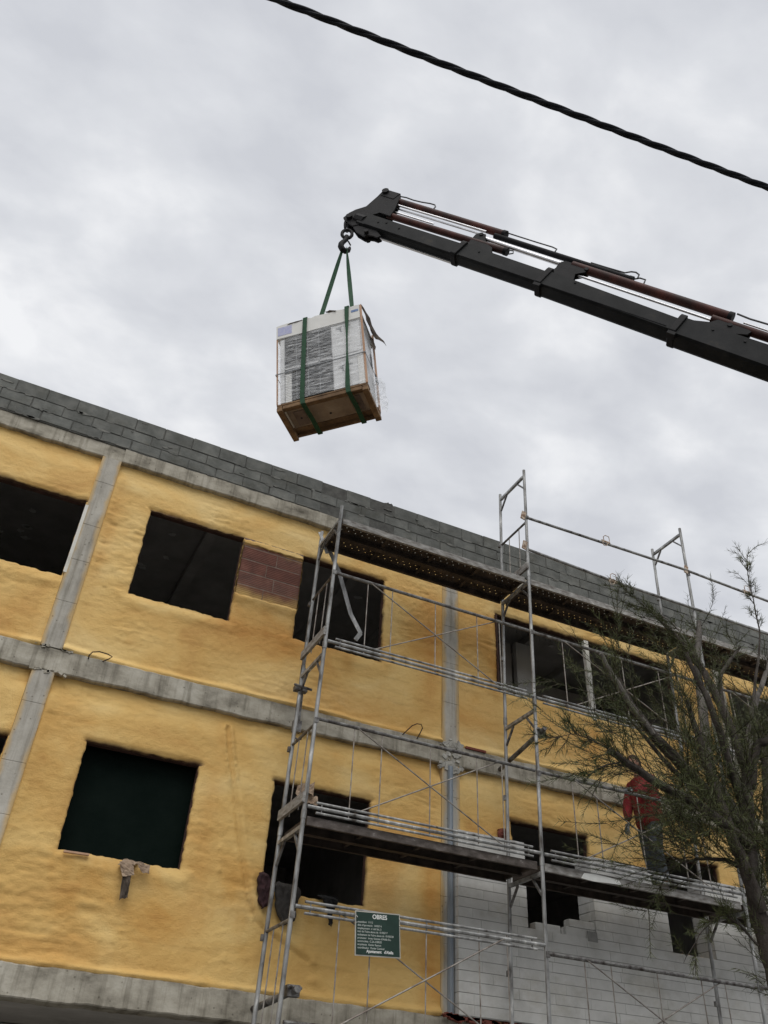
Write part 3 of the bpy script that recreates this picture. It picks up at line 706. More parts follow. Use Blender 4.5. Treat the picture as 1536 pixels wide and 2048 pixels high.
# white block outer leaf, bottom right -----------------------------
WX0, WX1, WZ0, CH = 5.275, 10.24, 2.90, .11
openH = (6.24, 7.25, 3.865, 9); openI = (8.435, 9.16, 3.89, 9)
WH = [(6.24, 7.25, 3.87, 5.6), (8.435, 9.16, 3.87, 5.6)]
wall_core = wall_with_holes(WX0 + .01, WX1, WZ0 - .01, WZ0 + CH * 18 - .012, [(6.22, 7.27, 3.87, 5.6), (8.42, 9.18, 3.87, 5.6)], -.116, -.03, 'block_wall', 'white_mortar', BLD)
wbm = {}
def wblock(L, v_):
    key = (round(L, 2), v_)
    if key not in wbm: wbm[key] = block_mesh('block', L, CH - .0045, .098, 'white_block', v_ + int(L * 100), .0014)
    return wbm[key]
rr = random.Random(21)
for c in range(18):
    z0 = WZ0 + c * CH
    if z0 > 4.62 and c >= 18: break
    segs = [(WX0, WX1)]
    if z0 + CH * .5 > 3.87: segs = [(WX0, 6.24), (7.25, 8.435), (9.16, WX1)]
    for a, b_ in segs:
        x = a; first = True
        while x < b_ - .02:
            L = .5 if not first else rr.uniform(.14, .5)
            first = False
            L = min(L, b_ - x)
            if b_ - x - L < .08: L = b_ - x
            link('block', wblock(L, rr.randrange(3)), wall_core, (x + L / 2, -.12 + rr.uniform(-.0012, .0012), z0 + rr.uniform(-.001, .001)), (0, rr.uniform(-.002, .002), rr.uniform(-.004, .004)))
            x += L
# reveal of the opening in the white wall (returns back to the brick leaf)
for x0, x1 in ((7.252, 7.36), (9.162, 9.27)):
    for c in range(9, 18):
        q = MB(); q.box((x0, -.015, WZ0 + c * CH + .003), (x1, .21, WZ0 + (c + 1) * CH - .003)); bevel(q.obj('block', 'white_block', wall_core), .003)
# blocks left standing on the sill of the opening
for x0, x1, z0, z1, y in ((6.39, 6.755, 3.875, 3.985, -.05), (6.77, 6.80, 3.875, 3.96, -.05), (6.80, 7.245, 3.875, 3.985, -.10), (6.86, 7.245, 3.99, 4.075, -.10)):
    q = MB(); q.box((x0, y, z0), (x1, y + .12, z1)); bevel(q.obj('block', 'white_block', wall_core), .005)
q = MB(); q.box((7.10, -.1245, 3.85), (7.25, -.119, 3.965)); tag(q.obj('block_patch', 'white_mortar', wall_core), 'square darker patch on the white wall')
# red clay bedding under the white wall
q = MB()
for k in range(60):
    x = rr.uniform(5.12, 6.6); s_ = rr.uniform(.01, .035)
    q.box((-s_ * 1.6, -.05, -s_ * .6), (s_ * 1.6, .02, s_ * .6), Matrix.Translation((x, -.06, 2.875 + rr.uniform(-.02, .015))) @ Matrix.Rotation(rr.uniform(-.3, .3), 4, 'Y'))
tag(q.obj('clay_bedding', 'rubble_red', BLD), kind='stuff')
# rebar loops standing out of the beams
for pts in ([(.51, .0, 5.97), (.505, -.05, 5.99), (.53, -.07, 6.03), (.60, -.08, 6.05), (.70, -.08, 6.045), (.755, -.07, 6.03), (.72, -.05, 6.0), (.67, .0, 5.98)],
            [(4.53, .0, 5.97), (4.57, -.05, 6.02), (4.63, -.07, 6.09), (4.70, -.07, 6.135), (4.765, -.07, 6.14), (4.79, -.06, 6.10), (4.765, -.04, 6.03), (4.74, .0, 5.96)]):
    q = MB(); q.tube(pts, .007, 6); q.obj('rebar_loop', 'rebar', BLD, True)
q = MB(); q.box((5.47, -.02, 5.99), (5.78, .02, 6.02)); q.obj('clay_strip', 'rubble_red', BLD)

# ------------------------------------------------------------------ scaffold
SC = link('scaffold', None, None, (2.9, -.65, .13))
tag(SC, 'galvanised steel frame scaffold with perforated decks standing in front of the yellow wall', 'scaffold')
YO, YI = -1.0, -.3
def sc_obj(name, data, parent, loc=(0, 0, 0), rot=(0, 0, 0)):
    if parent is SC: loc = (loc[0] - 2.9, loc[1] + .65, loc[2] - .13)
    return link(name, data, parent, loc, rot)
# one frame: two posts, head bar, knee braces, couplings
q = MB(); q.tube([(0, YI, 0), (0, YI, 1.985)], .0235, 10); m_post_i = q.mesh('post', 'galv', True)
q = MB(); q.tube([(0, YO, 0), (0, YO, 1.985)], .0235, 10); m_post_o = q.mesh('post', 'galv', True)
q = MB(); q.box((-.02, YO + .022, 1.845), (.02, YI - .022, 1.885)); m_bar = q.mesh('head_bar', 'galv')
q = MB(); q.box((-.012, -.012, 0), (.012, .012, .27), Matrix.Translation((0, YO + .022, 1.63)) @ Matrix.Rotation(math.radians(-40), 4, 'X')); m_kb1 = q.mesh('knee_brace', 'galv_dark')
q = MB(); q.box((-.012, -.012, 0), (.012, .012, .27), Matrix.Translation((0, YI - .022, 1.63)) @ Matrix.Rotation(math.radians(40), 4, 'X')); m_kb2 = q.mesh('knee_brace', 'galv_dark')
q = MB(); q.tube([(0, YO, -.045), (0, YO, .045)], .0285, 10); m_cpl = q.mesh('coupling', 'galv', True)
q = MB(); q.tube([(0, YI, -.045), (0, YI, .045)], .0285, 10); m_cpl2 = q.mesh('coupling', 'galv', True)
q = MB(); q.box((-.02, YO - .03, 1.0), (.03, YO - .022, 1.06)); m_lug = q.mesh('lug', 'galv_dark')
q = MB(); q.box((-.05, YI - .02, .9), (-.022, YI + .02, .96)); m_lug2 = q.mesh('lug', 'galv_dark')
def frame(x, z, lean, spig=True):
    f = sc_obj('frame', m_bar, SC, (x, 0, z), (0, lean, 0))
    for nm, me in (('post', m_post_i), ('post', m_post_o), ('knee_brace', m_kb1), ('knee_brace', m_kb2), ('coupling', m_cpl), ('coupling', m_cpl2), ('lug', m_lug), ('lug', m_lug2)):
        sc_obj(nm, me, f)
    return f
LV = [.40, 2.40, 4.39, 6.37, 8.36]
POS = [(2.905, 2.6, .0207), (5.835, 2.8, .0238), (8.86, 3.1, .040), (11.72, 3.1, .030)]
def fx(i, z): return POS[i][0] + (z - POS[i][1]) * POS[i][2]
for i in range(4):
    for k, z in enumerate(LV):
        if i == 0 and k == 4: continue
        frame(fx(i, z), z, POS[i][2])
# foot jacks
for i in range(4):
    for y in (YO, YI):
        q = MB(); q.tube([(fx(i, .4), y, .137), (fx(i, .4), y, .42)], .017, 8); q.box((fx(i, .4) - .07, y - .07, .131), (fx(i, .4) + .07, y + .07, .139))
        sc_obj('base_jack', q.mesh('base_jack', 'galv_dark'), SC)
q = MB(); q.tube([(fx(0, 8.36), YO, 8.34), (fx(0, 8.48), YO, 8.475)], .021, 10); q.tube([(fx(0, 8.36), YI, 8.34), (fx(0, 8.48), YI, 8.50)], .021, 10)
sc_obj('spigot', q.mesh('spigot', 'galv', True), SC)
# decks: two perforated steel planks per bay
def deck_mesh(L):
    q = MB(); wd = .325; nxc = int(L / .05); cw = L / nxc; ny = 5; ch = wd / ny; r_ = .0066
    for i in range(nxc):
        for j in range(ny):
            cx_, cy_ = (i + .5) * cw, (j + .5) * ch
            if j in (1, 2, 3) and (i + j) % 2 == 0 and (i // 12) % 4 != 3 or (j == 2 and i % 2 == 0):
                o = len(q.v); sq = [(-1, -1), (0, -1), (1, -1), (1, 0), (1, 1), (0, 1), (-1, 1), (-1, 0)]
                for a, b_ in sq: q.v.append((cx_ + a * cw / 2, cy_ + b_ * ch / 2, 0))
                for a, b_ in sq:
                    l = math.hypot(a, b_); q.v.append((cx_ + a / l * r_, cy_ + b_ / l * r_, 0))
                for k in range(8): q.f.append((o + k, o + (k + 1) % 8, o + 8 + (k + 1) % 8, o + 8 + k))
            else:
                q.add([(cx_ - cw / 2, cy_ - ch / 2, 0), (cx_ + cw / 2, cy_ - ch / 2, 0), (cx_ + cw / 2, cy_ + ch / 2, 0), (cx_ - cw / 2, cy_ + ch / 2, 0)], [(0, 1, 2, 3)])
    for k in range(1, 4): q.box((L * k / 4 - .02, .012, -.04), (L * k / 4 + .02, wd - .012, -.003))
    q.box((0, .012, -.06), (.03, wd - .012, -.003)); q.box((L - .03, .012, -.06), (L, wd - .012, -.003))
    return q.mesh('deck_plank', 'deck', fix=False)
def edge_mesh(y0, L, mat):
    q = MB(); q.box((0, y0, -.085), (L, y0 + .016, .003)); q.box((0, y0 + (.016 if y0 < .1 else -.02), -.085), (L, y0 + (.036 if y0 < .1 else 0), -.080))
    return q.mesh('edge_rail', mat)
_dk = {}
def deck_bay(i, z, outer):
    xa, xb = fx(i, z) + .05, fx(i + 1, z) - .05
    L = round(xb - xa, 2)
    if L not in _dk: _dk[L] = (deck_mesh(L), edge_mesh(-.006, L, 'deck'), edge_mesh(.315, L, 'deck'))
    for k, y in enumerate((YO + .030, YO + .030 + .338)):
        d = sc_obj('deck_plank', _dk[L][0], SC, (xa, y, z))
        sc_obj('edge_rail', edge_mesh(-.006, L, outer) if k == 0 else _dk[L][1], d)
        sc_obj('edge_rail', _dk[L][2], d)
for i in range(3):
    deck_bay(i, 8.30, 'deck_edge')
    deck_bay(i, 4.385, 'deck_edge' if i else 'deck_edge_brown')
# white splash of plaster on the lower deck edge
q = MB(); poly = [(6.42, 4.30), (6.47, 4.365), (6.62, 4.375), (6.80, 4.37), (6.97, 4.36), (7.0, 4.31), (6.85, 4.305), (6.6, 4.29)]
q.prism(poly, lambda a, b_, t_: (a, YO + .022 + t_, b_), -.004, .0)
sc_obj('plaster_splash', q.mesh('plaster_splash', 'sign_white'), SC)
# guardrail panels
def guard_parts(L, flip=False):
    s = -1 if flip else 1
    top = .97 * s
    def tb(name, a, b_, r_, mat='galv'):
        q = MB(); q.tube([a, b_], r_, 8); return name, q.mesh(name, mat, True)
    out = [tb('rail', (0, 0, top), (L, 0, top), .021, 'galv_dark')]
    for dz in (-.052, .052): out.append(tb('side_rail', (.10, 0, dz), (L - .10, 0, dz), .0135))
    for x in (.16, L * .5, L - .16):
        q = MB(); q.box((x - .006, -.006, -.05), (x + .006, .006, .05)); out.append(('tie_plate', q.mesh('tie_plate', 'galv_dark')))
    k = L / 2.92
    for x in (.48, .83, 1.46, 2.09, 2.44): out.append(tb('rod', (x * k, .004, top), (x * k, .004, -.06 * s), .0068, 'rod'))
    out.append(tb('diagonal_rod', (.50 * k, -.012, top), (2.40 * k, -.012, 0), .0078, 'rod'))
    out.append(tb('diagonal_rod', (2.40 * k, .018, top), (.50 * k, .018, 0), .0078, 'rod'))
    q = MB(); q.tube([(0, 0, 0), (L, 0, 0)], .020, 8)
    return q.mesh('guardrail', 'galv', True), out
_gp = {}
def guard(i, z, flip=False):
    xa, xb = fx(i, z) + .024, fx(i + 1, z) - .024
    L = round(xb - xa, 2)
    if (L, flip) not in _gp: _gp[(L, flip)] = guard_parts(L, flip)
    main, parts = _gp[(L, flip)]
    g = sc_obj('guardrail', main, SC, (xa, YO - .012, z), (0, random.uniform(-.003, .003), 0))
    for nm, me in parts: sc_obj(nm, me, g)
for i in range(3):
    guard(i, 4.475); guard(i, 6.43)
guard(0, 3.51, True); guard(1, 2.47); guard(2, 2.47)
# end guards: bar, two rods and a toe board across the frame
def end_guard(x, z, lean, toe=True):
    q = MB(); q.tube([(0, YO, .95), (0, YI, .95)], .017, 8)
    g = sc_obj('end_guard', q.mesh('end_guard', 'galv_dark', True), SC, (x, 0, z), (0, lean, 0))
    for y in (-.53, -.80):
        q = MB(); q.tube([(0, y, .95), (0, y, .06)], .007, 6); sc_obj('rod', q.mesh('rod', 'rod', True), g)
    if toe:
        q = MB(); q.box((-.045, YO - .03, .075), (-.012, YI + .03, .185)); b_ = sc_obj('toe_board', q.mesh('toe_board', 'deck_edge'), g)
    return g
for i, z in ((0, 4.43), (0, 6.42), (0, 2.44), (1, 8.36)):
    end_guard(fx(i, z), z, POS[i][2], z > 3)
# long tubes along the parapet level, with clips and rusty plates
def clip(x, z, par, dx=0):
    pts = [(-.05, -.03, 0), (-.06, -.035, .07), (-.02, -.04, .105), (.045, -.04, .10), (.06, -.03, .03), (.03, -.03, -.02), (-.02, -.035, -.09), (-.07, -.035, -.10), (-.085, -.03, -.05), (-.05, -.03, 0)]
    q = MB(); q.tube(pts, .0065, 5); q.tube([(-.075, 0, .003), (.075, 0, -.003)], .029, 8)
    sc_obj('clip', q.mesh('clip', 'rust_plate', True), par, (x, 0, z))
for zz, x_a, x_b, cl in ((9.40, fx(1, 9.4), fx(3, 9.4) + .3, (7.45, 10.35)), (8.815, fx(1, 8.8), fx(3, 8.8) + .3, (7.48,))):
    q = MB(); q.tube([(x_a, YO - .03, zz - .03), (x_a + 3, YO - .03, zz + .05), (x_b, YO - .03, zz - .03)] if zz > 9 else [(x_a, YO - .03, 8.775), (7.5, YO - .03, 8.722), (9.04, YO - .03, 8.722), (x_b, YO - .03, 8.69)], .0215, 10)
    tb = sc_obj('guard_tube', q.mesh('guard_tube', 'galv', True), SC)
    for c in cl:
        pts = Vector((c, YO - .03, zz + .03)); sc_c = clip(pts.x, pts.z if zz > 9 else 8.722, tb)
    for c in children(tb): c.location.y = YO - .03
for x, z in ((fx(1, 9.4) - .055, 9.385), (fx(1, 8.85) - .055, 8.83), (fx(2, 9.4) - .03, 9.455)):
    q = MB(); q.box((-.05, -.012, -.075), (.02, .006, .075), Matrix.Translation((x, YO - .03, z)) @ Matrix.Rotation(.25, 4, 'Y'))
    q.tube([(x - .01, YO - .05, z), (x - .01, YO - .02, z)], .02, 8)
    sc_obj('post_plate', q.mesh('post_plate', 'rust_plate'), SC)
# wall ties
def tie(p, q_, r_=.030):
    q = MB(); q.tube([p, q_], r_, 10); t_ = sc_obj('wall_tie', q.mesh('wall_tie', 'galv_dark', True), SC)
    c = Vector(p) * .12 + Vector(q_) * .88; q = MB(); q.box((c.x - .06, c.y - .045, c.z - .045), (c.x + .06, c.y + .045, c.z + .05)); q.tube([(c.x - .07, c.y - .07, c.z + .03), (c.x + .08, c.y - .02, c.z + .03)], .014, 6)
    sc_obj('coupler', q.mesh('coupler', 'galv_dark'), t_)
tie((5.98, -.02, 5.80), (5.98, -1.10, 5.99)); tie((2.98, .0, 2.74), (3.02, -1.12, 2.80), .033)
q = MB(); q.box((2.9, -.34, 6.06), (3.06, -.26, 6.12)); q.tube([(2.87, -.38, 6.1), (3.1, -.38, 6.08)], .015, 6); sc_obj('coupler', q.mesh('coupler', 'galv_dark'), SC)
q = MB(); q.box((2.985, -.24, 5.70), (3.045, -.20, 6.42)); q.box((2.965, -.25, 5.58), (3.065, -.18, 5.72)); q.tube([(3.0, -.22, 5.58), (2.98, -.26, 5.50), (3.03, -.27, 5.47), (3.08, -.25, 5.5)], .012, 6)
sc_obj('hanging_bracket', q.mesh('hanging_bracket', 'galv_dark'), SC)
# loose flat brace at the first frame
def flat_bar(pts, w_, th, name, mat, parent):
    q = MB()
    for (a, b_) in zip(pts[:-1], pts[1:]):
        a = Vector(a); b_ = Vector(b_); d = (b_ - a); L = d.length; d.normalize(); n = Vector((0, 1, 0)); u = d.cross(n).normalized()
        mtx = Matrix(((d.x, u.x, n.x, a.x), (d.y, u.y, n.y, a.y), (d.z, u.z, n.z, a.z), (0, 0, 0, 1)))
        q.box((-.005, -w_ / 2, -th / 2), (L + .005, w_ / 2, th / 2), mtx)
    return sc_obj(name, q.mesh(name, mat), parent)
flat_bar([(2.99, -.32, 8.46), (3.12, -.34, 8.14)], .05, .008, 'flat_brace', 'galv', SC)
flat_bar([(3.08, -.30, 8.38), (3.33, -.33, 7.89), (3.54, -.34, 7.30), (3.70, -.34, 7.06), (3.64, -.33, 6.95)], .06, .008, 'flat_brace', 'galv', SC)

# ------------------------------------------------------------------ crane boom
T0 = Vector((2.513, -2.3, 12.848)); E1 = Vector((0.64416422, -0.46924798, -0.60403542)); SD = Vector((-0.58879928, -0.80827929, 0)); UPV = Vector((0.48822932, -0.35565562, 0.79695747))
def BP(s, h, c=0): return T0 + E1 * s + UPV * h + SD * c
CR = link('truck_crane', None, None, tuple(BP(12, -.6)))
tag(CR, 'dark grey telescopic crane boom with rusty red cylinders reaching in over the roof', 'crane')
def cr_obj(q, name, mat, smooth=False, parent=None):
    o = q.obj(name, mat, CR if parent is None else parent, smooth)
    if parent is None: o.location = -CR.location
    return o
def section(s0, s1, top0, bot0, top1, bot1, w_):
    q = MB(); vs = []
    for s, tp, bt in ((s0, top0, bot0), (s1, top1, bot1)):
        a = w_ / 2; cz = .045
        for c, h in ((-a + .02, tp), (a - .02, tp), (a, tp - .02), (a, bt + cz * .35), (a - cz * .8, bt), (-a + cz * .8, bt), (-a, bt + cz * .35), (-a, tp - .02)):
            vs.append(BP(s, h, c))
    n = 8
    q.add(vs, [tuple(range(n)), tuple(range(2 * n - 1, n - 1, -1))] + [(i, (i + 1) % n, (i + 1) % n + n, i + n) for i in range(n)])
    return cr_obj(q, 'boom_section', 'boom')
section(-.12, 1.80, .15, -.125, .15, -.13, .165)
section(1.76, 3.22, .160, -.137, .13, -.145, .18)
section(3.18, 5.2, .128, -.170, .025, -.222, .225)
section(5.15, 11.5, .075, -.262, .05, -.40, .235)
q = MB(); q.add([BP(0.0, -.135, -.075), BP(1.75, -.14, -.075), BP(1.75, -.155, -.075), BP(0.0, -.15, -.075), BP(0.0, -.135, -.045), BP(1.75, -.14, -.045), BP(1.75, -.155, -.045), BP(0, -.15, -.045)], [(0, 1, 2, 3), (7, 6, 5, 4), (0, 4, 5, 1), (1, 5, 6, 2), (2, 6, 7, 3), (3, 7, 4, 0)])
cr_obj(q, 'wear_strip', 'chrome')
def cyl(name, s0, h0, s1, h1, r_, mat, c=0, cap=False):
    q = MB(); q.tube([BP(s0, h0, c), BP(s1, h1, c)], r_, 14); o = cr_obj(q, name, mat, True)
    if cap:
        q = MB(); q.tube([BP(s1 - .02, h1, c), BP(s1 + .035, h1, c)], r_ * 1.12, 14); e = q.obj('end_cap', 'boom_black', o, True)
    return o
cyl('cylinder', .04, .665, 2.06, .655, .058, 'cylinder', 0, True)
cyl('chrome_rod', .10, .565, 1.80, .58, .017, 'chrome', .02); cyl('chrome_rod', .10, .535, 1.80, .54, .014, 'chrome', -.02)
cyl('chrome_rod', 1.75, .46, 3.2, .425, .034, 'chrome')
cyl('cylinder', .15, .315, 2.30, .335, .052, 'cylinder', 0, True)
cyl('chrome_rod', .18, .425, .95, .43, .015, 'chrome')
cyl('cylinder', 1.95, .575, 4.12, .545, .042, 'boom_black', 0, True)
cyl('cylinder', 3.30, .465, 5.52, .425, .062, 'cylinder', 0, True)
cyl('chrome_rod', 3.45, .315, 5.40, .275, .017, 'chrome')
cyl('cylinder', 5.35, .30, 9.5, .22, .055, 'cylinder', 0)
cyl('chrome_rod', 5.7, .40, 9.0, .34, .012, 'chrome')
for s0, s1, h, c in ((.05, 1.68, -.105, .084), (1.82, 3.1, -.115, .0915), (3.25, 5.0, -.165, .113)):
    q = MB(); q.tube([BP(s0, h, c), BP(s1, h - .01, c)], .006, 5); cr_obj(q, 'weld_bead', 'boom_black')
for s0, h, c in ((.35, .06, .0845), (.62, .03, .0845), (.22, .02, .0845), (2.05, .07, .092), (3.6, .05, .1145), (5.5, 0, .121), (5.9, -.02, .121)):
    q = MB(); q.tube([BP(s0, h, c - .004), BP(s0, h, c + .007)], .016, 8); cr_obj(q, 'bolt', 'boom_black')
# collars with gusset plates
def collar(s, tp, bt, w_, gus, lug=True):
    q = MB(); a = w_ / 2 + .02
    poly = [(-a, tp + .025), (a, tp + .025), (a + .01, tp - .02), (a + .01, bt), (a - .03, bt - .03), (-a + .03, bt - .03), (-a - .01, bt), (-a - .01, tp - .02)]
    q.prism(poly, lambda c, h, t_: BP(s + t_, h, c), 0, .085)
    o = cr_obj(q, 'collar', 'boom_black'); bevel(o, .006)
    for c in (-.035, .035):
        g = MB(); g.prism([(p_[0], p_[1] - .07 * max(0, (p_[1] - .2) / .3)) for p_ in gus], lambda s_, h, t_: BP(s_, h, c + t_), -.012, .012); g.obj('gusset', 'boom_black', o)
    g = MB(); s_min = min(p[0] for p in gus); tops = sorted(gus, key=lambda p: -p[1])[:2]
    g.tube([BP(tops[0][0] + .04, tops[0][1] - .12, -.06), BP(tops[0][0] + .04, tops[0][1] - .12, .06)], .03, 10); g.obj('pin', 'boom_black', o, True)
    if lug:
        g = MB(); g.box((-.05, -.04, -.05), (.05, .04, 0), Matrix(((E1.x, SD.x, UPV.x, BP(s + .06, bt - .02, a - .03).x), (E1.y, SD.y, UPV.y, BP(s + .06, bt - .02, a - .03).y), (E1.z, SD.z, UPV.z, BP(s + .06, bt - .02, a - .03).z), (0, 0, 0, 1)))); g.obj('guide_lug', 'boom_black', o)
collar(1.70, .15, -.13, .175, [(1.70, .14), (1.74, .26), (1.72, .50), (1.76, .585), (1.86, .585), (1.90, .48), (1.99, .36), (2.12, .30), (2.20, .14)], False)
collar(3.12, .145, -.16, .20, [(3.12, .12), (3.16, .30), (3.14, .46), (3.20, .535), (3.50, .545), (3.56, .42), (3.46, .30), (3.52, .12)])
collar(5.06, .06, -.235, .225, [(5.06, .05), (5.10, .10), (5.38, .19), (5.46, .33), (5.56, .36), (5.70, .34), (5.86, .26), (5.84, .18), (5.60, .08)])
# tip head
head = [(-.40, -.10), (-.40, .04), (-.36, .15), (-.26, .29), (-.27, .58), (-.29, .74), (-.245, .785), (-.19, .785), (.03, .785), (.075, .73), (.21, .42), (.26, .25), (.05, .25), (-.08, .06), (-.05, -.13), (-.12, -.20), (-.32, -.15)]
lower = [(-.15, -.15), (-.10, -.21), (.04, -.285), (.22, -.32), (.24, -.275), (.34, -.25), (.42, -.255), (.45, -.20), (.30, -.13)]
hd = MB(); hd.tube([BP(-.05, .0, 0), BP(-.22, .0, 0)], .11, 10); HD = cr_obj(hd, 'boom_head', 'boom_black')
for c in (-.05, .05):
    g = MB(); g.prism(head, lambda s_, h, t_: BP(s_, h, c + t_), -.012, .012); g.obj('head_plate', 'boom_black', HD)
    g = MB(); g.prism(lower, lambda s_, h, t_: BP(s_, h, c * .8 + t_), -.012, .012); g.obj('head_plate', 'boom_black', HD)
g = MB(); g.tube([BP(-.22, .72, -.10), BP(-.22, .72, .10)], .055, 12); g.tube([BP(-.30, -.06, -.11), BP(-.30, -.06, .11)], .05, 12); g.tube([BP(.2, -.24, -.1), BP(.2, -.24, .1)], .035, 10); g.obj('pin', 'boom_black', HD, True)
g = MB(); g.prism([(-.24, .62), (.02, .62), (.03, .775), (-.24, .775)], lambda s_, h, t_: BP(s_, h, t_), -.07, .07); g.obj('cylinder_eye', 'boom_black', HD)
g = MB(); g.prism([(-.37, -.1), (-.33, .1), (-.24, .27), (-.12, .27), (-.08, .1), (-.08, -.12), (-.3, -.13)], lambda s_, h, t_: BP(s_, h, t_), -.06, .06); g.obj('nose_block', 'boom_black', HD)
# hydraulic hoses
def hose(pts, r_=.011):
    q = MB(); q.tube([BP(*p) for p in pts], r_, 6); cr_obj(q, 'hose', 'hose', True)
hose([(.04, .76, .03), (.15, .775, .03), (.3, .765, .03), (.45, .775, .03), (.60, .80, .03), (.69, .80, .03), (.73, .765, .03), (.74, .71, .03)])
hose([(2.08, .685, .02), (2.3, .68, .02), (2.6, .675, .02), (2.85, .675, .02), (2.93, .66, .02), (2.94, .60, .02)], .010)
hose([(3.5, .60, .02), (3.75, .60, .02), (4.0, .605, .02), (4.06, .66, .02), (4.12, .675, .02), (4.18, .65, .02), (4.2, .58, .02)], .011)
hose([(4.14, .585, -.02), (4.2, .64, -.02), (4.28, .64, -.02), (4.3, .56, -.02), (4.28, .5, -.02)], .011)
hose([(2.32, .34, .03), (2.42, .36, .03), (2.45, .31, .03), (2.40, .27, .03)], .010)
hose([(5.58, .47, .04), (5.75, .45, .04), (6.2, .46, .04), (7.5, .44, .04), (9, .40, .04)], .012)
# shackle, swivel and hook hanging from the nose
q = MB()
nose = BP(-.33, -.10)
def loop3(center, rx, rz, r_, n=18, ang=0, a0=0, a1=2 * math.pi):
    return [Vector(center) + Vector((math.cos(ang) * math.cos(a0 + (a1 - a0) * k / n) * rx, math.sin(ang) * math.cos(a0 + (a1 - a0) * k / n) * rx, math.sin(a0 + (a1 - a0) * k / n) * rz)) for k in range(n + 1)]
q.tube(loop3(nose + Vector((0, 0, -.10)), .045, .13, .022, ang=.5), .022, 8)
q.tube(loop3((2.235, -2.22, 12.50), .075, .105, .026, ang=-.4), .026, 8)
q.tube([(2.235, -2.22, 12.44), (2.232, -2.22, 12.36)], .036, 10)
HK = cr_obj(q, 'hook_shackle', 'boom_black', True)
q = MB()
hk = [(2.235, -2.22, 12.38), (2.22, -2.22, 12.33), (2.19, -2.22, 12.27), (2.165, -2.22, 12.20), (2.165, -2.22, 12.14), (2.195, -2.22, 12.09), (2.245, -2.22, 12.08), (2.285, -2.22, 12.12), (2.30, -2.22, 12.18), (2.305, -2.22, 12.22)]
q.tube(hk, [.035, .033, .037, .043, .046, .046, .043, .035, .026, .014], 10)
q.obj('lifting_hook', 'boom_black', HK, True)
q = MB(); q.tube([(2.235, -2.22, 12.36), (2.275, -2.22, 12.33), (2.31, -2.22, 12.27)], .012, 6); q.obj('safety_latch', 'boom_black', HK, True)

# ------------------------------------------------------------------ hoisted load
RL = Matrix(((0.74016, 0.66095, -0.12371), (-0.66386, 0.74753, 0.02201), (0.10702, 0.06583, 0.99207)))
LO_ = Vector((2.29502, -2.25547, 8.72214))
LM = Matrix.Translation(LO_) @ RL.to_4x4()
W_, D_, H_ = 1.15, .575, 1.509
PAL = link('pallet', None); PAL.matrix_world = LM
tag(PAL, 'small brown wooden pallet slung under the crated air conditioner', 'pallet')
def pal(name, lo, hi, mat='wood'):
    q = MB(); q.box(lo, hi); return bevel(q.obj(name, mat, PAL), .004)
for x in (-.575, .505): pal('skid', (x, -.29, 0), (x + .07, .30, .055))
for x in (-.575, .505):
    for y in (-.287, .21): pal('block', (x + .003, y, .0555), (x + .067, y + .075, .085))
pal('board', (-.575, -.2875, .0855), (.575, -.165, .112)); pal('board', (-.575, .165, .0855), (.575, .2875, .112))
pal('bearer', (-.50, -.283, .03), (.50, -.255, .085)); pal('bearer', (-.50, .255, .03), (.50, .283, .085))
q = MB(); q.box((-.50, -.16, .092), (.50, .16, .111)); q.obj('base_plate', 'cardboard', PAL)
for x, y, d_ in ((-.36, 0, .18), (.36, -.01, .14)):
    q = MB(); q.box((x - .07, y - .13, .082), (x + .07, y + .13, .0915)); b_ = q.obj('foot_plate', 'mortar_light', PAL)
    q = MB(); q.tube([(x, y, .0795), (x, y, .0815)], .014, 10); q.obj('hole_shade_disc', 'cloth_black', b_)  # solid black discs; the shade inside bolt holes is put into their colour
q = MB(); q.tube([(0.0, .05, .0885), (0, .05, .0915)], .016, 10); q.obj('hole_shade_disc', 'cloth_black', PAL)

AC = link('air_conditioner', None); AC.matrix_world = LM
tag(AC, 'white air conditioning unit wrapped in clear film hanging from the crane above the roof', 'air conditioner')
def ac(name, lo, hi, mat, bv=.004, par=None):
    q = MB(); q.box(lo, hi); o = q.obj(name, mat, AC if par is None else par)
    return bevel(o, bv) if bv else o
ac('casing', (-.535, -.262, .114), (.535, .262, 1.27), 'unit_white', .012)
# front: louvred grille on the left, plain panel on the right
ac('grille', (-.468, -.272, .135), (.150, -.2625, 1.245), 'unit_dark', 0)
gr = [o for o in children(AC) if o.name.startswith('grille')][0]
for k in range(40):
    z = .15 + k * .0272
    q = MB(); q.box((-.466, -.006, -.0035), (.148, .006, .0035), Matrix.Translation((0, -.279, z)) @ Matrix.Rotation(.5, 4, 'X')); q.obj('slat', 'print', gr)
for x in (-.31, -.16, -.01):
    q = MB(); q.box((x - .004, -.288, .14), (x + .004, -.2735, 1.24)); q.obj('slat', 'print', gr)
q = MB(); q.box((-.462, -.284, .675), (.146, -.273, .70)); q.obj('frame', 'unit_white', gr)
ac('front_panel', (.157, -.271, .135), (.53, -.2625, 1.245), 'unit_white', .004)
ac('front_panel', (-.532, -.271, .135), (-.475, -.2625, 1.245), 'unit_white', .004)
fp = [o for o in children(AC) if o.name.startswith('front_panel')][0]
q = MB(); q.box((.157, -.2745, .688), (.53, -.2712, .694)); q.obj('panel_joint', 'print', fp)
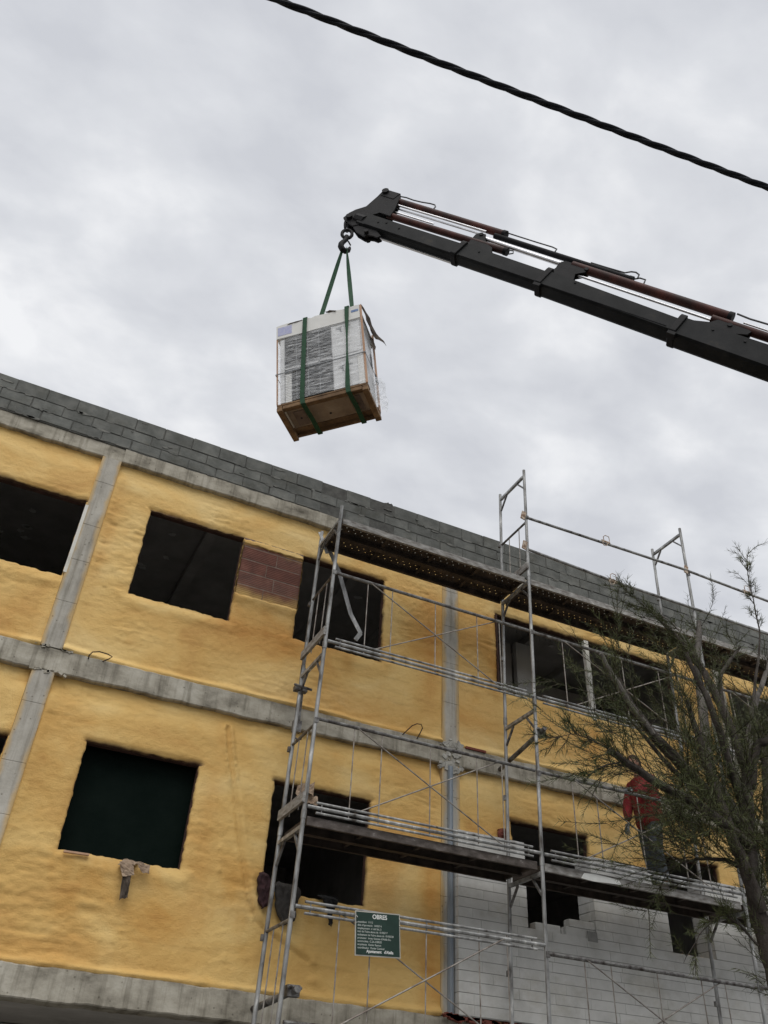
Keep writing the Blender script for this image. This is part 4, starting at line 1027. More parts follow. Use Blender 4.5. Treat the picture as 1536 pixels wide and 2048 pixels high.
for z in (1.16, .47):     # printed emblem: a wedge with a short line of letters
    q = MB(); q.prism([(.215, z + .03), (.305, z + .045), (.285, z - .005), (.30, z - .065), (.275, z - .06), (.262, z - .005), (.222, z + .012)], lambda a, b_, t_: (a, -.2715 + t_, b_), -.0015, 0); q.obj('printed_mark', 'print', fp)
    for k in range(5):
        q = MB(); q.box((.322 + k * .018, -.2728, z + .018), (.334 + k * .018, -.2712, z + .045)); q.obj('printed_letter', 'print', fp)
# packaging: battens on the corners, carton lid, white foam stiles, strap
for x in (-.578, .553):
    for y in (-.288, .262): ac('corner_batten', (x, y, .114), (x + (.014 if x < 0 else .025), y + .026, 1.26 if x < 0 else 1.50), 'wood_pink', .003)
ac('foam_stile', (-.462, -.284, .115), (-.378, -.2725, .60), 'carton', .004); ac('foam_stile', (.472, -.284, .115), (.549, -.2725, .615), 'carton', .004)
q = MB()
topz = [(-.577, 1.500), (-.50, 1.512), (-.42, 1.515), (-.30, 1.505), (-.22, 1.498), (-.15, 1.51), (-.09, 1.495), (-.04, 1.512), (.06, 1.502), (.16, 1.495), (.24, 1.508), (.33, 1.492), (.42, 1.497), (.50, 1.505), (.5515, 1.50)]
q.prism([(-.577, 1.262)] + topz + [(.5515, 1.262)], lambda a, b_, t_: (a, t_, b_), -.290, -.276)
lid = q.obj('carton_lid', 'carton', AC)
for lo, hi in (((-.577, -.276, 1.272), (-.565, .287, 1.49)), ((-.565, .275, 1.272), (.56, .287, 1.49)), ((-.565, -.275, 1.28), (.552, .275, 1.30)), ((-.565, -.275, 1.44), (.552, .275, 1.452))):
    q = MB(); q.box(lo, hi); q.obj('carton_side', 'carton', lid)
q = MB(); q.box((-.555, -.2925, 1.31), (-.365, -.2903, 1.462)); q.obj('paper_label', 'label', lid)
q = MB(); q.box((.44, -.2925, 1.385), (.535, -.2903, 1.425)); q.obj('paper_label', 'label_blue', lid)
def crumple(name, quad, mat, parent, n=7, amp=.02, seed=0, th=.004):
    """torn sheet: bilinear patch with folds"""
    rr = random.Random(seed); A, B_, C_, D__ = [Vector(p) for p in quad]; q = MB()
    nrm = (B_ - A).cross(D__ - A).normalized()
    for i in range(n + 1):
        for k in range(n + 1):
            u, v_ = i / n, k / n
            p = A * (1 - u) * (1 - v_) + B_ * u * (1 - v_) + C_ * u * v_ + D__ * (1 - u) * v_
            e_ = 1 if 0 < i < n and 0 < k < n else .7
            p = p + nrm * amp * (math.sin(u * 5 + seed) * math.cos(v_ * 4 + seed * 2) + rr.uniform(-.5, .5)) + (B_ - A) * rr.uniform(-.02, .02) + (D__ - A) * rr.uniform(-.03, .03)
            q.v.append(tuple(p))
    for i in range(n):
        for k in range(n):
            a = i * (n + 1) + k
            q.f.append((a, a + n + 1, a + n + 2, a + 1))
    o = q.obj(name, mat, parent)
    md = o.modifiers.new('thickness', 'SOLIDIFY'); md.thickness = th
    return o
crumple('torn_flap', [(-.43, -.30, 1.49), (-.22, -.30, 1.49), (-.20, -.20, 1.55), (-.44, -.2, 1.55)], 'cardboard_dark', AC, 5, .012, 1)
crumple('torn_flap', [(.10, -.30, 1.53), (.24, -.31, 1.49), (.25, -.2, 1.57), (.11, -.18, 1.60)], 'cardboard_dark', AC, 5, .015, 2)
crumple('torn_flap', [(.575, -.29, 1.50), (.60, .25, 1.53), (.72, .32, 1.29), (.62, -.02, 1.25)], 'cardboard_dark', AC, 7, .022, 3)
crumple('torn_flap', [(.58, .03, 1.25), (.60, .2, 1.28), (.61, .18, 1.12), (.59, .08, 1.10)], 'cardboard_dark', AC, 5, .01, 5)
# stretch film all round, standing a few millimetres proud
q = MB(); n = 24
ring = [(-.560, -.286), (-.2, -.292), (.2, -.293), (.558, -.286), (.572, -.1), (.575, .1), (.568, .284), (.2, .288), (-.2, .288), (-.562, .284), (-.57, .1), (-.57, -.1)]
for k in range(15):
    z = .12 + k * .082
    for i, (x, y) in enumerate(ring): q.v.append((x * (1 + .006 * math.sin(k * 2.1 + i)), y * (1 + .008 * math.sin(k * 1.7 + i * 2)), z))
m_ = len(ring)
for k in range(14):
    for i in range(m_): q.f.append((k * m_ + i, k * m_ + (i + 1) % m_, (k + 1) * m_ + (i + 1) % m_, (k + 1) * m_ + i))
q.obj('stretch_film', 'film', AC, True)
crumple('stretch_film', [(.585, -.05, .13), (.64, .25, .05), (.70, .33, .50), (.59, .02, .52)], 'film', AC, 9, .035, 9, .001)
q = MB(); q.box((.583, -.06, .60), (.592, .0, .80)); q.box((.583, .12, .5), (.595, .2, .62)); q.obj('side_vent', 'unit_dark', AC)
# dark plastic strap round the middle
q = MB()
for a, b_ in (((-.585, -.298), (.582, -.299)), ((.582, -.299), (.584, .292)), ((.584, .292), (-.585, .292)), ((-.585, .292), (-.585, -.298))):
    dxx, dyy = b_[0] - a[0], b_[1] - a[1]; L = math.hypot(dxx, dyy)
    q.box((0, -.002, -.007), (L, .002, .007), Matrix.Translation((a[0], a[1], .615)) @ Matrix.Rotation(math.atan2(dyy, dxx), 4, 'Z'))
q.obj('strap', 'print', AC)

def sling(label, xf_top, xf_bot, xb, apex_l, seed):
    """webbing: down the front, under the pallet, up the back, over the lid and on to the hook"""
    HKL = LM.inverted() @ Vector((2.225, -2.22, 12.135))
    S_ = link('lifting_sling', None); S_.matrix_world = LM
    tag(S_, label, 'lifting sling', 'green webbing slings holding the load')
    def band(name, pts, ws, tw=None, normals=None):
        q = MB(); pts = [Vector(p) for p in pts]; n = len(pts)
        for i, p in enumerate(pts):
            w_ = ws[i] if isinstance(ws, list) else ws
            side = Vector(normals[i]).normalized()
            q.v += [tuple(p - side * w_ / 2), tuple(p + side * w_ / 2)]
        for i in range(n - 1): q.f.append((2 * i, 2 * i + 1, 2 * i + 3, 2 * i + 2))
        o = q.obj(name, 'sling', S_); md = o.modifiers.new('thickness', 'SOLIDIFY'); md.thickness = .005; md.offset = 0
        return o
    X = Vector((1, 0, 0)); mid = (xf_top + xf_bot) / 2
    n = 9
    tw = 0.62 if seed else 0.0        # the right-hand band is twisted half way down
    pts = []; ws = []; nm = []
    for i in range(n):
        u = i / (n - 1); a = (math.pi * u if seed else 0)
        pts.append((xf_top + (xf_bot - xf_top) * u, -.305 - .004 * math.sin(u * 3), 1.515 - u * 1.405)); ws.append(.058 * (1 if not seed else max(.36, abs(math.cos(a))))); nm.append(X)
    band('front_band', pts, ws, normals=nm)
    band('bottom_band', [(xf_bot, -.305, .11), (xf_bot + .005, -.300, .022), (xf_bot + .01, -.27, .012), (xf_bot + .02, 0, .018), (xf_bot + .02, .27, .012), (xf_bot + .02, .300, .022), (xf_bot + .02, .305, .11)], .058, normals=[X] * 7)
    band('back_band', [(xf_bot + .02, .305, .11), (xb, .308, .8), (xf_top, .305, 1.515)], .058, normals=[X] * 3)
    band('top_band', [(xf_top, -.305, 1.515), (xf_top, -.27, 1.528), (apex_l[0], -.02, 1.56), (apex_l[0], .06, 1.56), (xf_top, .27, 1.528), (xf_top, .305, 1.515)], .058, normals=[X] * 6)
    P = Vector((apex_l[0], apex_l[1], 1.545)); pts = []; ws = []; nm = []
    camx = Vector((.8, -.6, 0))
    for i in range(12):
        u = i / 11; pts.append(P.lerp(HKL + Vector((.03 * (1 if seed else -1), 0, .0)), u)); ws.append(.062 if u < .8 else .062 - .02 * (u - .8) / .2)
        a = (0.25 + 1.0 * u) if not seed else (1.25 - 2.3 * u)
        nm.append(Vector((math.cos(a), math.sin(a), 0)))
    band('sling_leg', pts, ws, normals=nm)
    return S_
sling('green sling round the left part of the hoisted load with a flat front band', -.176, -.241, -.2, (-.150, .03), 0)
sling('green sling round the right part of the hoisted load with a twisted front band', .390, .333, .35, (.378, .03), 1)

# ------------------------------------------------------------------ overhead cable
CB = link('overhead_cable', None, None, (0.1, -6.9, 7.5))
tag(CB, 'thick black twisted overhead cable crossing the sky above the crane', 'cable')
def ray_pt(px, py, z):
    d = F_ + R_ * ((px - 768) / 1674.727) - U_ * ((py - 1024) / 1674.727)
    return CAM + d * ((z - CAM.z) / d.z)
pa, pb = ray_pt(560, -1, 7.5), ray_pt(1536, 371, 7.5)
dcb = (pb - pa); Lc = dcb.length; dcb.normalize()
pa -= dcb * 4.0; Lt = Lc + 9.0
sdv = dcb.cross(Vector((0, 0, 1))).normalized(); upv = Vector((0, 0, 1))
for k in range(3):
    pts = []
    n = 420
    for i in range(n + 1):
        s = Lt * i / n; a = 2 * math.pi * (s / .62 + k / 3 + .03 * math.sin(s * 1.3))
        sag = .006 * ((s - Lt / 2) ** 2 - (Lt / 2 - 3) ** 2) * .6
        pts.append(pa + dcb * s + sdv * math.cos(a) * .0112 + upv * (math.sin(a) * .0112 + sag) - CB.location)
    q = MB(); q.tube(pts, .0135, 8); q.obj('strand', 'cable', CB, True)

# ------------------------------------------------------------------ works sign
SG = link('works_sign', None, None, (3.826, YO - .045, 3.365), (0, -.062, 0))
tag(SG, 'dark green building works notice headed OBRES tied to the scaffold tubes', 'sign')
q = MB(); q.box((-.247, -.004, -.2), (.247, .004, .2)); brd = q.obj('border', 'sign_border', SG)
q = MB(); q.box((-.236, -.0075, -.189), (.236, -.0042, .189)); q.obj('board', 'sign_green', SG)
def text(body, size, x, z, mat, align='LEFT', bold=0.0, sx=1.0, name='lettering'):
    cu = bpy.data.curves.new('text', 'FONT'); cu.body = body; cu.size = size; cu.align_x = align; cu.offset = bold; cu.extrude = .0006
    o = bpy.data.objects.new('text', cu); COL.objects.link(o)
    bpy.context.view_layer.update()
    me = bpy.data.meshes.new_from_object(o.evaluated_get(bpy.context.evaluated_depsgraph_get()))
    bpy.data.objects.remove(o); me.name = name
    for v_ in me.vertices: v_.co = Vector((v_.co.x * sx + x, -.0085 - v_.co.z, v_.co.y + z))
    me.materials.clear(); me.materials.append(MT[mat])
    return link(name, me, SG)
text('OBRES', .056, .02, .136, 'sign_white', 'CENTER', .0012, .98)
rowsx = ['expedient  11/12', "data d'aprovaci\u00f3  14/02/14", 'empla\u00e7ament  c/ del Sol, 5', "inici de l'obra abans de  01/05/17", "acabament de l'obra abans de  01/05/20", "promotor  inmo. fuentes d'Alella S.L.", 'contractista  C.2A-OBRES', 'arquitecte  Xavier Ramon', 'coordinador  Xavier Caminal']
for k, s in enumerate(rowsx):
    text(s, .0245, -.222, .092 - k * .0285, 'sign_grey', 'LEFT', .0004, 1.0)
text("Ajuntament   d'Alella", .036, .02, -.168, 'sign_white', 'CENTER', .0009, .95)
for x in (-.236, .236):
    q = MB(); q.tube([(x, -.004, .16), (x + .01, -.014, .14), (x + .012, .03, .17), (x - .004, .035, .13), (x + .006, -.012, .09)], .003, 5); q.obj('tie_wire', 'carton', SG)

# ------------------------------------------------------------------ small things on sills and decks
CBX = link('cardboard', None, None, (1.5, -.03, 3.9)); tag(CBX, 'torn brown cardboard draped over the lower left window sill', 'cardboard', 'scraps of cardboard')
def cb(quad, seed, mat='cardboard', n=7, amp=.014): return crumple('cardboard_piece', [Vector(p) - Vector((1.5, -.03, 3.9)) for p in quad], mat, CBX, n, amp, seed)
cb([(1.35, -.02, 3.865), (1.52, -.03, 3.875), (1.60, .06, 3.94), (1.42, .07, 3.93)], 1)
cb([(1.36, -.035, 3.88), (1.50, -.05, 3.89), (1.53, -.065, 3.77), (1.42, -.06, 3.74)], 2)
cb([(1.53, -.03, 3.90), (1.68, -.02, 3.91), (1.67, -.06, 3.80), (1.58, -.07, 3.83)], 3)
cb([(1.42, -.05, 3.80), (1.50, -.055, 3.79), (1.515, -.05, 3.56), (1.44, -.045, 3.53)], 4, 'cardboard_dark')
CBY = link('cardboard', None, None, (3.0, -.75, 4.6)); tag(CBY, 'crumpled pinkish cardboard stuffed behind the scaffold post above the toe board', 'cardboard', 'scraps of cardboard')
for k, qd in enumerate(([(2.90, -.80, 4.64), (2.98, -.85, 4.60), (3.03, -.78, 4.78), (2.92, -.75, 4.77)], [(2.97, -.80, 4.70), (3.08, -.85, 4.66), (3.10, -.8, 4.80), (2.99, -.75, 4.79)], [(3.03, -.82, 4.56), (3.14, -.86, 4.56), (3.15, -.80, 4.67), (3.05, -.76, 4.68)])):
    crumple('cardboard_piece', [Vector(p) - Vector((3.0, -.75, 4.6)) for p in qd], 'cardboard', CBY, 6, .022, 11 + k)
q = MB(); q.box((-.125, -.02, -.009), (.125, .02, .009)); o = q.obj('wooden_lath', 'wood_pink', None, loc=(.93, .005, 3.905)); o.rotation_euler = (0, -.03, .03)
tag(o, 'short pale wooden lath lying on the lower left window sill', 'lath')
def garment(name, label, cat, outline, depth, mat, loc, seed, group=None, folds=1.0):
    """cloth slumped over a sill: the outline (x, z) filled with a fine grid, pushed out in creased vertical folds"""
    ol = [Vector((a, b_)) for a, b_ in outline]; n = len(ol)
    x0, x1 = min(p.x for p in ol), max(p.x for p in ol); z0, z1 = min(p.y for p in ol), max(p.y for p in ol)
    def span(z):
        xs = []
        for a, b_ in zip(ol, ol[1:] + ol[:1]):
            if (a.y - z) * (b_.y - z) <= 0 and abs(a.y - b_.y) > 1e-6: xs.append(a.x + (b_.x - a.x) * (z - a.y) / (b_.y - a.y))
        return (min(xs), max(xs)) if xs else (ol[0].x, ol[0].x)
    q = MB(); nr, nc = 26, 22
    for r in range(nr + 1):
        z = z0 + (z1 - z0) * (r + .02) / (nr + .04); a, b_ = span(z)
        for c in range(nc + 1):
            u = c / nc; x = a + (b_ - a) * u + .006 * math.sin(z * 60 + seed)
            env = math.sin(math.pi * u) ** .45; v_ = (z - z0) / (z1 - z0)
            f = float(pn(x * 15 + v_ * 3 + seed * 3.1, v_ * 2.2 + seed, seed)); g = float(pn(x * 38 + seed, z * 20, seed + 3))
            y = -depth * env * (.55 + .45 * math.sin(math.pi * min(1, v_ * .75 + .15))) - folds * env * (.050 * (.4 - abs(f)) + .014 * g) - .02
            if v_ > .86: y += (v_ - .86) / .14 * (depth + .07)
            q.v.append((x - loc[0], y, z + .012 * math.sin(u * 9 + seed) * (1 - v_) - loc[2]))
    for r in range(nr):
        for c in range(nc):
            k = r * (nc + 1) + c; q.f.append((k, k + 1, k + nc + 2, k + nc + 1))
    o = q.obj(name, mat, None, True, loc=loc)
    md = o.modifiers.new('thickness', 'SOLIDIFY'); md.thickness = .008
    return tag(o, label, cat, group)
garment('jacket', 'dark maroon jacket hanging over the sill behind the scaffold', 'jacket', [(2.84, 3.98), (2.88, 4.04), (2.93, 4.05), (2.97, 3.98), (3.03, 3.92), (3.05, 3.80), (3.02, 3.70), (2.97, 3.69), (2.92, 3.66), (2.885, 3.69), (2.86, 3.80), (2.84, 3.9)], .045, 'cloth_maroon', (2.94, 0, 3.9), 1, 'clothes on the sill')
garment('jacket', 'grey jacket hanging over the sill right of the maroon one', 'jacket', [(3.05, 3.90), (3.10, 3.97), (3.18, 3.93), (3.26, 3.95), (3.34, 3.92), (3.345, 3.84), (3.31, 3.76), (3.315, 3.60), (3.25, 3.575), (3.17, 3.54), (3.13, 3.60), (3.085, 3.66), (3.07, 3.78)], .05, 'cloth_grey', (3.2, 0, 3.8), 2, 'clothes on the sill')
garment('work_cloth', 'black cloth hanging to a point below the lower window sill', 'cloth', [(3.55, 3.89), (3.66, 3.905), (3.79, 3.90), (3.785, 3.83), (3.765, 3.78), (3.735, 3.74), (3.735, 3.60), (3.715, 3.60), (3.69, 3.74), (3.655, 3.80), (3.60, 3.86)], .03, 'cloth_black', (3.7, 0, 3.85), 3)
garment('sack', 'small dark red sack standing left of the window above the white block wall', 'sack', [(5.88, 4.88), (5.875, 4.96), (5.91, 5.01), (5.95, 5.02), (6.00, 4.99), (6.03, 4.92), (6.0, 4.875), (5.93, 4.87)], .05, 'rubble_red', (5.95, -.06, 4.89), 4)
q = MB(); q.box((.70, .27, 3.9), (2.06, .29, 5.10)); o = q.obj('reflection_sheet', 'reflection_sheet'); tag(o, 'dark green sheet coloured like tree reflections on glass in the lower left window opening', 'sheet')  # dull sheet added; its colour stands for the pane's dark reflection
# ------------------------------------------------------------------ worker
WK = link('person', None, None, (7.66, -.66, 4.389)); 
tag(WK, 'person in red fleece and grey trousers leaning on the scaffold rail behind the tree', 'person')
WKL = Vector(WK.location)
def skin_mesh(name, chains, mat, levels=2, root=0, parent=WK):
    """chains: list of [(point, radius)...]; equal points are joined"""
    vs = []; rs = []; es = []; key = {}
    for ch in chains:
        prev = None
        for p, r_ in ch:
            k = tuple(round(c, 4) for c in p)
            if k not in key: key[k] = len(vs); vs.append(Vector(p) - WKL); rs.append(r_)
            i = key[k]
            if prev is not None and prev != i: es.append((prev, i))
            prev = i
    me = bpy.data.meshes.new(name); me.from_pydata([tuple(v_) for v_ in vs], es, [])
    o = link(name, me, parent)
    md = o.modifiers.new('skin', 'SKIN'); md.use_smooth_shade = True
    for i, sv in enumerate(me.skin_vertices[0].data):
        r_ = rs[i]; sv.radius = r_ if isinstance(r_, tuple) else (r_, r_); sv.use_root = (i == root)
    sb = o.modifiers.new('subd', 'SUBSURF'); sb.levels = levels; sb.render_levels = levels
    bpy.context.view_layer.update()
    me2 = bpy.data.meshes.new_from_object(o.evaluated_get(bpy.context.evaluated_depsgraph_get()))
    me2.name = name; o.modifiers.clear(); o.data = me2; me2.materials.clear(); me2.materials.append(MT[mat]); me2.shade_smooth()
    return o
# worker faces -X, standing on the lower deck (z = 4.388); left side towards the camera
px, py, pz = 7.84, -.68, 4.389
pel = (px, py, pz + .92); che = (px - .03, py, pz + 1.28); nk = (px - .06, py, pz + 1.47)
lsh = (px - .06, py - .19, pz + 1.38); rsh = (px - .06, py + .19, pz + 1.38)
lel = (px - .30, py - .27, pz + 1.17); lha = (px - .60, -1.0, pz + 1.10)
rel = (px - .17, py + .20, pz + 1.06); rha = (px - .30, py + .10, pz + .80)
lhp = (px, py - .10, pz + .88); rhp = (px, py + .10, pz + .88)
lkn = (px - .05, py - .11, pz + .48); rkn = (px + .02, py + .11, pz + .48)
lan = (px + .02, py - .11, pz + .09); ran = (px + .10, py + .11, pz + .09)
body = skin_mesh('body', [[(pel, (.125, .15)), (che, (.12, .16)), (nk, .062), ((px - .10, py, pz + 1.56), .058)],
                          [(pel, .13), (lhp, .095), (lkn, .062), (lan, .042)], [(pel, .13), (rhp, .095), (rkn, .062), (ran, .042)],
                          [(che, .12), (lsh, .07), (lel, .045), ((lha[0] + .12, lha[1], lha[2]), .03)], [(che, .12), (rsh, .07), (rel, .045), ((rha[0] + .05, rha[1], rha[2] + .12), .03)]], 'skin')
skin_mesh('fleece', [[((px + .01, py, pz + .76), (.185, .20)), ((px + .01, py, pz + .90), (.19, .205)), ((px, py, pz + 1.08), (.175, .195)), (che, (.17, .195)), (nk, (.085, .085))],
                     [(che, .15), (lsh, .092), (lel, .07), ((lha[0] + .10, lha[1], lha[2]), .052)], [(che, .15), (rsh, .092), (rel, .07), ((rha[0] + .05, rha[1] + .01, rha[2] + .09), .052)]], 'jacket')
skin_mesh('trousers', [[((px, py, pz + .98), (.14, .16)), (pel, (.145, .165)), (lhp, .115), (lkn, .085), ((lan[0], lan[1], lan[2] + .02), .072)], [(pel, .145), (rhp, .115), (rkn, .085), ((ran[0], ran[1], ran[2] + .02), .072)]], 'trousers')
for a in (lan, ran):
    skin_mesh('boot', [[((a[0] + .05, a[1], pz + .05), .048), ((a[0] - .05, a[1], pz + .05), .05), ((a[0] - .17, a[1], pz + .042), .040)], [((a[0] + .05, a[1], pz + .05), .048), ((a[0], a[1], pz + .13), .05)]], 'boot')
def hand(name, wrist, d, up_, curl):
    d = Vector(d).normalized(); up_ = Vector(up_); up_ = (up_ - d * up_.dot(d)).normalized(); sd_ = d.cross(up_)
    Wv = Vector(wrist); chains = []; sd_ = sd_ * 1.2; d = d * 1.15
    palm0 = Wv; palm1 = Wv + d * .075
    chains.append([(tuple(palm0), (.030, .026)), (tuple(palm1), (.036, .02))])
    for k, (off, L) in enumerate(((-.031, .068), (-.010, .078), (.011, .073), (.031, .056))):
        b0 = palm1 + sd_ * off; a = b0; ch = [(tuple(palm1), (.036, .02)), (tuple(b0 + d * .01), .011)]
        ang = 0; p = b0 + d * .01
        for j, fr in enumerate((.45, .3, .25)):
            ang += curl; dd = d * math.cos(ang) - up_ * math.sin(ang); p = p + dd * L * fr; ch.append((tuple(p), .0095 - .001 * j))
        chains.append(ch)
    p = Wv + d * .03 - sd_ * .03; ch = [(tuple(palm0), (.030, .026)), (tuple(p), .013)]
    for j in range(2):
        dd = (d * .6 - sd_ * .5 - up_ * (.5 + curl * .5)).normalized(); p = p + dd * .032; ch.append((tuple(p), .011))
    chains.append(ch)
    return skin_mesh(name, chains, 'glove', 1)
hand('glove', (lha[0] + .085, lha[1] - .005, lha[2] + .012), (-1, -.05, -.10), (0, 0, 1), .75)
hand('glove', (rha[0] + .03, rha[1], rha[2] + .05), (-.45, -.1, -1), (-1, 0, .4), .35)
# head, turned towards -X
bm = bmesh.new(); bmesh.ops.create_uvsphere(bm, u_segments=28, v_segments=20, radius=1)
hc = Vector((px - .13, py, pz + 1.635))
for v_ in bm.verts:
    x, y, z = v_.co
    xx = x * .098; yy = y * .076; zz = z * .118
    if z < -.1: yy *= 1 - .25 * min(1, -z); xx += -.012 * min(1, -z)
    if x < -.5:
        nd = math.exp(-((y / .22) ** 2 + ((z + .12) / .22) ** 2)); xx -= .028 * nd * (1 if z > -.35 else .4)      # nose
        xx += .010 * math.exp(-(((abs(y) - .38) / .16) ** 2 + ((z - .08) / .12) ** 2))                          # eye sockets
        xx -= .006 * math.exp(-((y / .3) ** 2 + ((z + .5) / .08) ** 2))                                          # lips
    if abs(y) > .86 and -.35 < z < .15 and -.1 < x < .35: yy *= 1.14                                              # ears
    v_.co = Vector((xx, yy, zz)) + hc - WKL
me = bpy.data.meshes.new('head'); bm.to_mesh(me); bm.free(); me.shade_smooth(); me.materials.append(MT['skin']); link('head', me, WK)
bm = bmesh.new(); bmesh.ops.create_uvsphere(bm, u_segments=28, v_segments=18, radius=1)
dl = [v_ for v_ in bm.verts if v_.co.z < -.45 or (v_.co.x < -.25 and v_.co.z < .45) or (v_.co.z < 0 and v_.co.x < .05)]
bmesh.ops.delete(bm, geom=dl, context='VERTS')
for v_ in bm.verts:
    r_ = 1 + .03 * math.sin(v_.co.x * 21) * math.sin(v_.co.y * 17 + v_.co.z * 13)
    v_.co = Vector((v_.co.x * .110 * r_, v_.co.y * .087 * r_, v_.co.z * .130 * r_)) + hc - WKL
me = bpy.data.meshes.new('hair'); bm.to_mesh(me); bm.free(); me.shade_smooth(); me.materials.append(MT['hair']); link('hair', me, WK)

# ------------------------------------------------------------------ tree
TR = link('feathery_tree', None, None, (6.50, -3.2, .13))
tag(TR, 'feathery grey green tree with cut back limbs standing before the scaffold', 'tree')
TL = Vector(TR.location)
rr = random.Random(44)
def dep(p, y):
    """slide a point given at depth y = -3.2 along the line of sight to another depth, so limbs spread in depth"""
    P = Vector(p); d = P - CAM
    return CAM + d * ((y - CAM.y) / d.y)
limbs = []
def limb(pts, rads, ys, name='limb', mat='bark', n=9):
    W = [dep((a, -3.2, b_), y) for (a, b_), y in zip(pts, ys)]; rads = [r_ * (1.35 if name == 'limb' and r_ > .012 else 1) for r_ in rads]
    # smooth resample
    out = []; ro = []
    for i in range(len(W) - 1):
        p0 = W[max(i - 1, 0)]; p1 = W[i]; p2 = W[i + 1]; p3 = W[min(i + 2, len(W) - 1)]
        for k in range(5):
            t_ = k / 5
            out.append(.5 * ((2 * p1) + (p2 - p0) * t_ + (2 * p0 - 5 * p1 + 4 * p2 - p3) * t_ * t_ + (3 * p1 - p0 - 3 * p2 + p3) * t_ ** 3) + Vector((rr.uniform(-1, 1), rr.uniform(-1, 1), rr.uniform(-1, 1))) * .006)
            ro.append((rads[i] + (rads[i + 1] - rads[i]) * t_) * rr.uniform(.94, 1.06))
    out.append(W[-1]); ro.append(rads[-1])
    q = MB(); q.tube([p - TL for p in out], ro, n); q.obj(name, mat, TR, True)
    limbs.append((out, ro)); return out
limb([(6.70, .10), (6.80, 1.4), (6.78, 2.7), (6.72, 3.34), (6.69, 3.78), (6.86, 4.62), (6.97, 5.0)], [.13, .115, .10, .085, .07, .06, .05], [-3.2] * 7, 'trunk', 'bark', 14)
limb([(6.96, 4.95), (6.87, 5.40), (6.74, 5.75), (6.54, 6.16), (6.16, 6.50)], [0.0409, 0.0363, 0.0310, 0.0251, 0.0158], [-3.2, -3.15, -3.1, -3.0, -2.9])
limb([(6.77, 4.20), (6.26, 4.45), (5.75, 4.59), (5.17, 4.80)], [0.0396, 0.0330, 0.0277, 0.0198], [-3.25, -3.4, -3.55, -3.7])
limb([(6.74, 4.30), (6.46, 4.53), (5.99, 4.91), (5.68, 5.17), (5.46, 5.47), (5.40, 5.66)], [0.0495, 0.0449, 0.0409, 0.0343, 0.0264, 0.0198], [-3.2, -3.2, -3.3, -3.35, -3.4, -3.4])
limb([(5.75, 5.10), (5.50, 5.40), (5.33, 5.66), (5.22, 5.86)], [0.0277, 0.0238, 0.0198, 0.0145], [-3.35, -3.4, -3.45, -3.5], 'limb', 'bark_pale')
limb([(6.62, 4.35), (6.2, 4.62), (5.85, 4.85), (5.45, 5.24)], [0.0264, 0.0211, 0.0172, 0.0106], [-3.1, -3.0, -2.95, -2.9])
limb([(6.72, 4.40), (6.48, 4.75), (6.44, 4.96), (6.52, 5.71), (6.55, 6.06), (6.72, 6.68)], [0.0462, 0.0422, 0.0409, 0.0363, 0.0317, 0.0224], [-3.2, -3.1, -3.05, -2.95, -2.9, -2.9], 'limb', 'bark_pale')
limb([(6.80, 4.55), (6.72, 5.0), (6.66, 5.5), (6.50, 5.95), (6.42, 6.2)], [0.0330, 0.0297, 0.0251, 0.0198, 0.0132], [-3.3, -3.4, -3.5, -3.5, -3.5])
limb([(6.98, 4.95), (7.09, 5.25), (7.12, 5.43), (7.32, 5.81), (7.69, 6.40), (7.9, 6.9)], [0.0396, 0.0330, 0.0297, 0.0231, 0.0185, 0.0132], [-3.2, -3.1, -3.05, -3.0, -3.0, -3.0], 'limb', 'bark_pale')
limb([(6.95, 4.80), (7.15, 5.25), (7.40, 5.42), (7.8, 5.7), (8.3, 6.1)], [0.0429, 0.0363, 0.0330, 0.0264, 0.0198], [-3.2, -3.3, -3.4, -3.5, -3.6])
limb([(6.80, 5.60), (6.86, 6.0), (7.08, 6.28), (7.30, 6.52)], [0.0198, 0.0172, 0.0145, 0.0119], [-3.1, -3.05, -3.0, -3.0])
limb([(7.12, 5.4), (7.40, 6.1), (7.66, 6.74), (7.72, 7.3), (7.73, 7.60), (7.82, 8.0)], [0.0172, 0.0132, 0.0099, 0.0073, 0.0053, 0.0020], [-3.1, -3.1, -3.1, -3.1, -3.1, -3.1], 'limb', 'bark', 6)
limb([(7.0, 5.1), (7.3, 5.2), (7.7, 5.1), (8.2, 5.2)], [0.0330, 0.0264, 0.0231, 0.0198], [-3.2, -2.9, -2.7, -2.6])
limb([(5.30, 4.72), (5.05, 4.62), (4.9, 4.50)], [0.0079, 0.0053, 0.0020], [-3.65, -3.7, -3.7], 'limb', 'bark', 5)
limb([(5.5, 4.72), (5.1, 4.84), (4.8, 4.88), (4.46, 4.76)], [0.0079, 0.0059, 0.0040, 0.0013], [-3.6, -3.65, -3.7, -3.7], 'limb', 'bark', 5)
limb([(6.55, 6.05), (6.2, 6.45), (5.85, 6.68), (5.62, 6.80)], [0.0092, 0.0059, 0.0040, 0.0020], [-2.9, -2.9, -2.9, -2.9], 'limb', 'bark', 5)
limb([(6.5, 6.2), (6.35, 6.5), (6.1, 6.60), (5.75, 6.55)], [0.0079, 0.0066, 0.0053, 0.0026], [-3.0, -2.9, -2.8, -2.8], 'limb', 'bark_pale', 5)
limb([(6.74, 3.9), (6.4, 4.0), (5.9, 3.9), (5.6, 3.75)], [0.0198, 0.0145, 0.0092, 0.0040], [-3.2, -3.1, -3.0, -2.9], 'limb', 'bark', 6)
limb([(6.6, 3.3), (6.3, 3.5), (6.0, 3.35), (5.7, 3.05)], [0.0119, 0.0079, 0.0053, 0.0020], [-3.2, -3.2, -3.2, -3.2], 'limb', 'bark', 5)

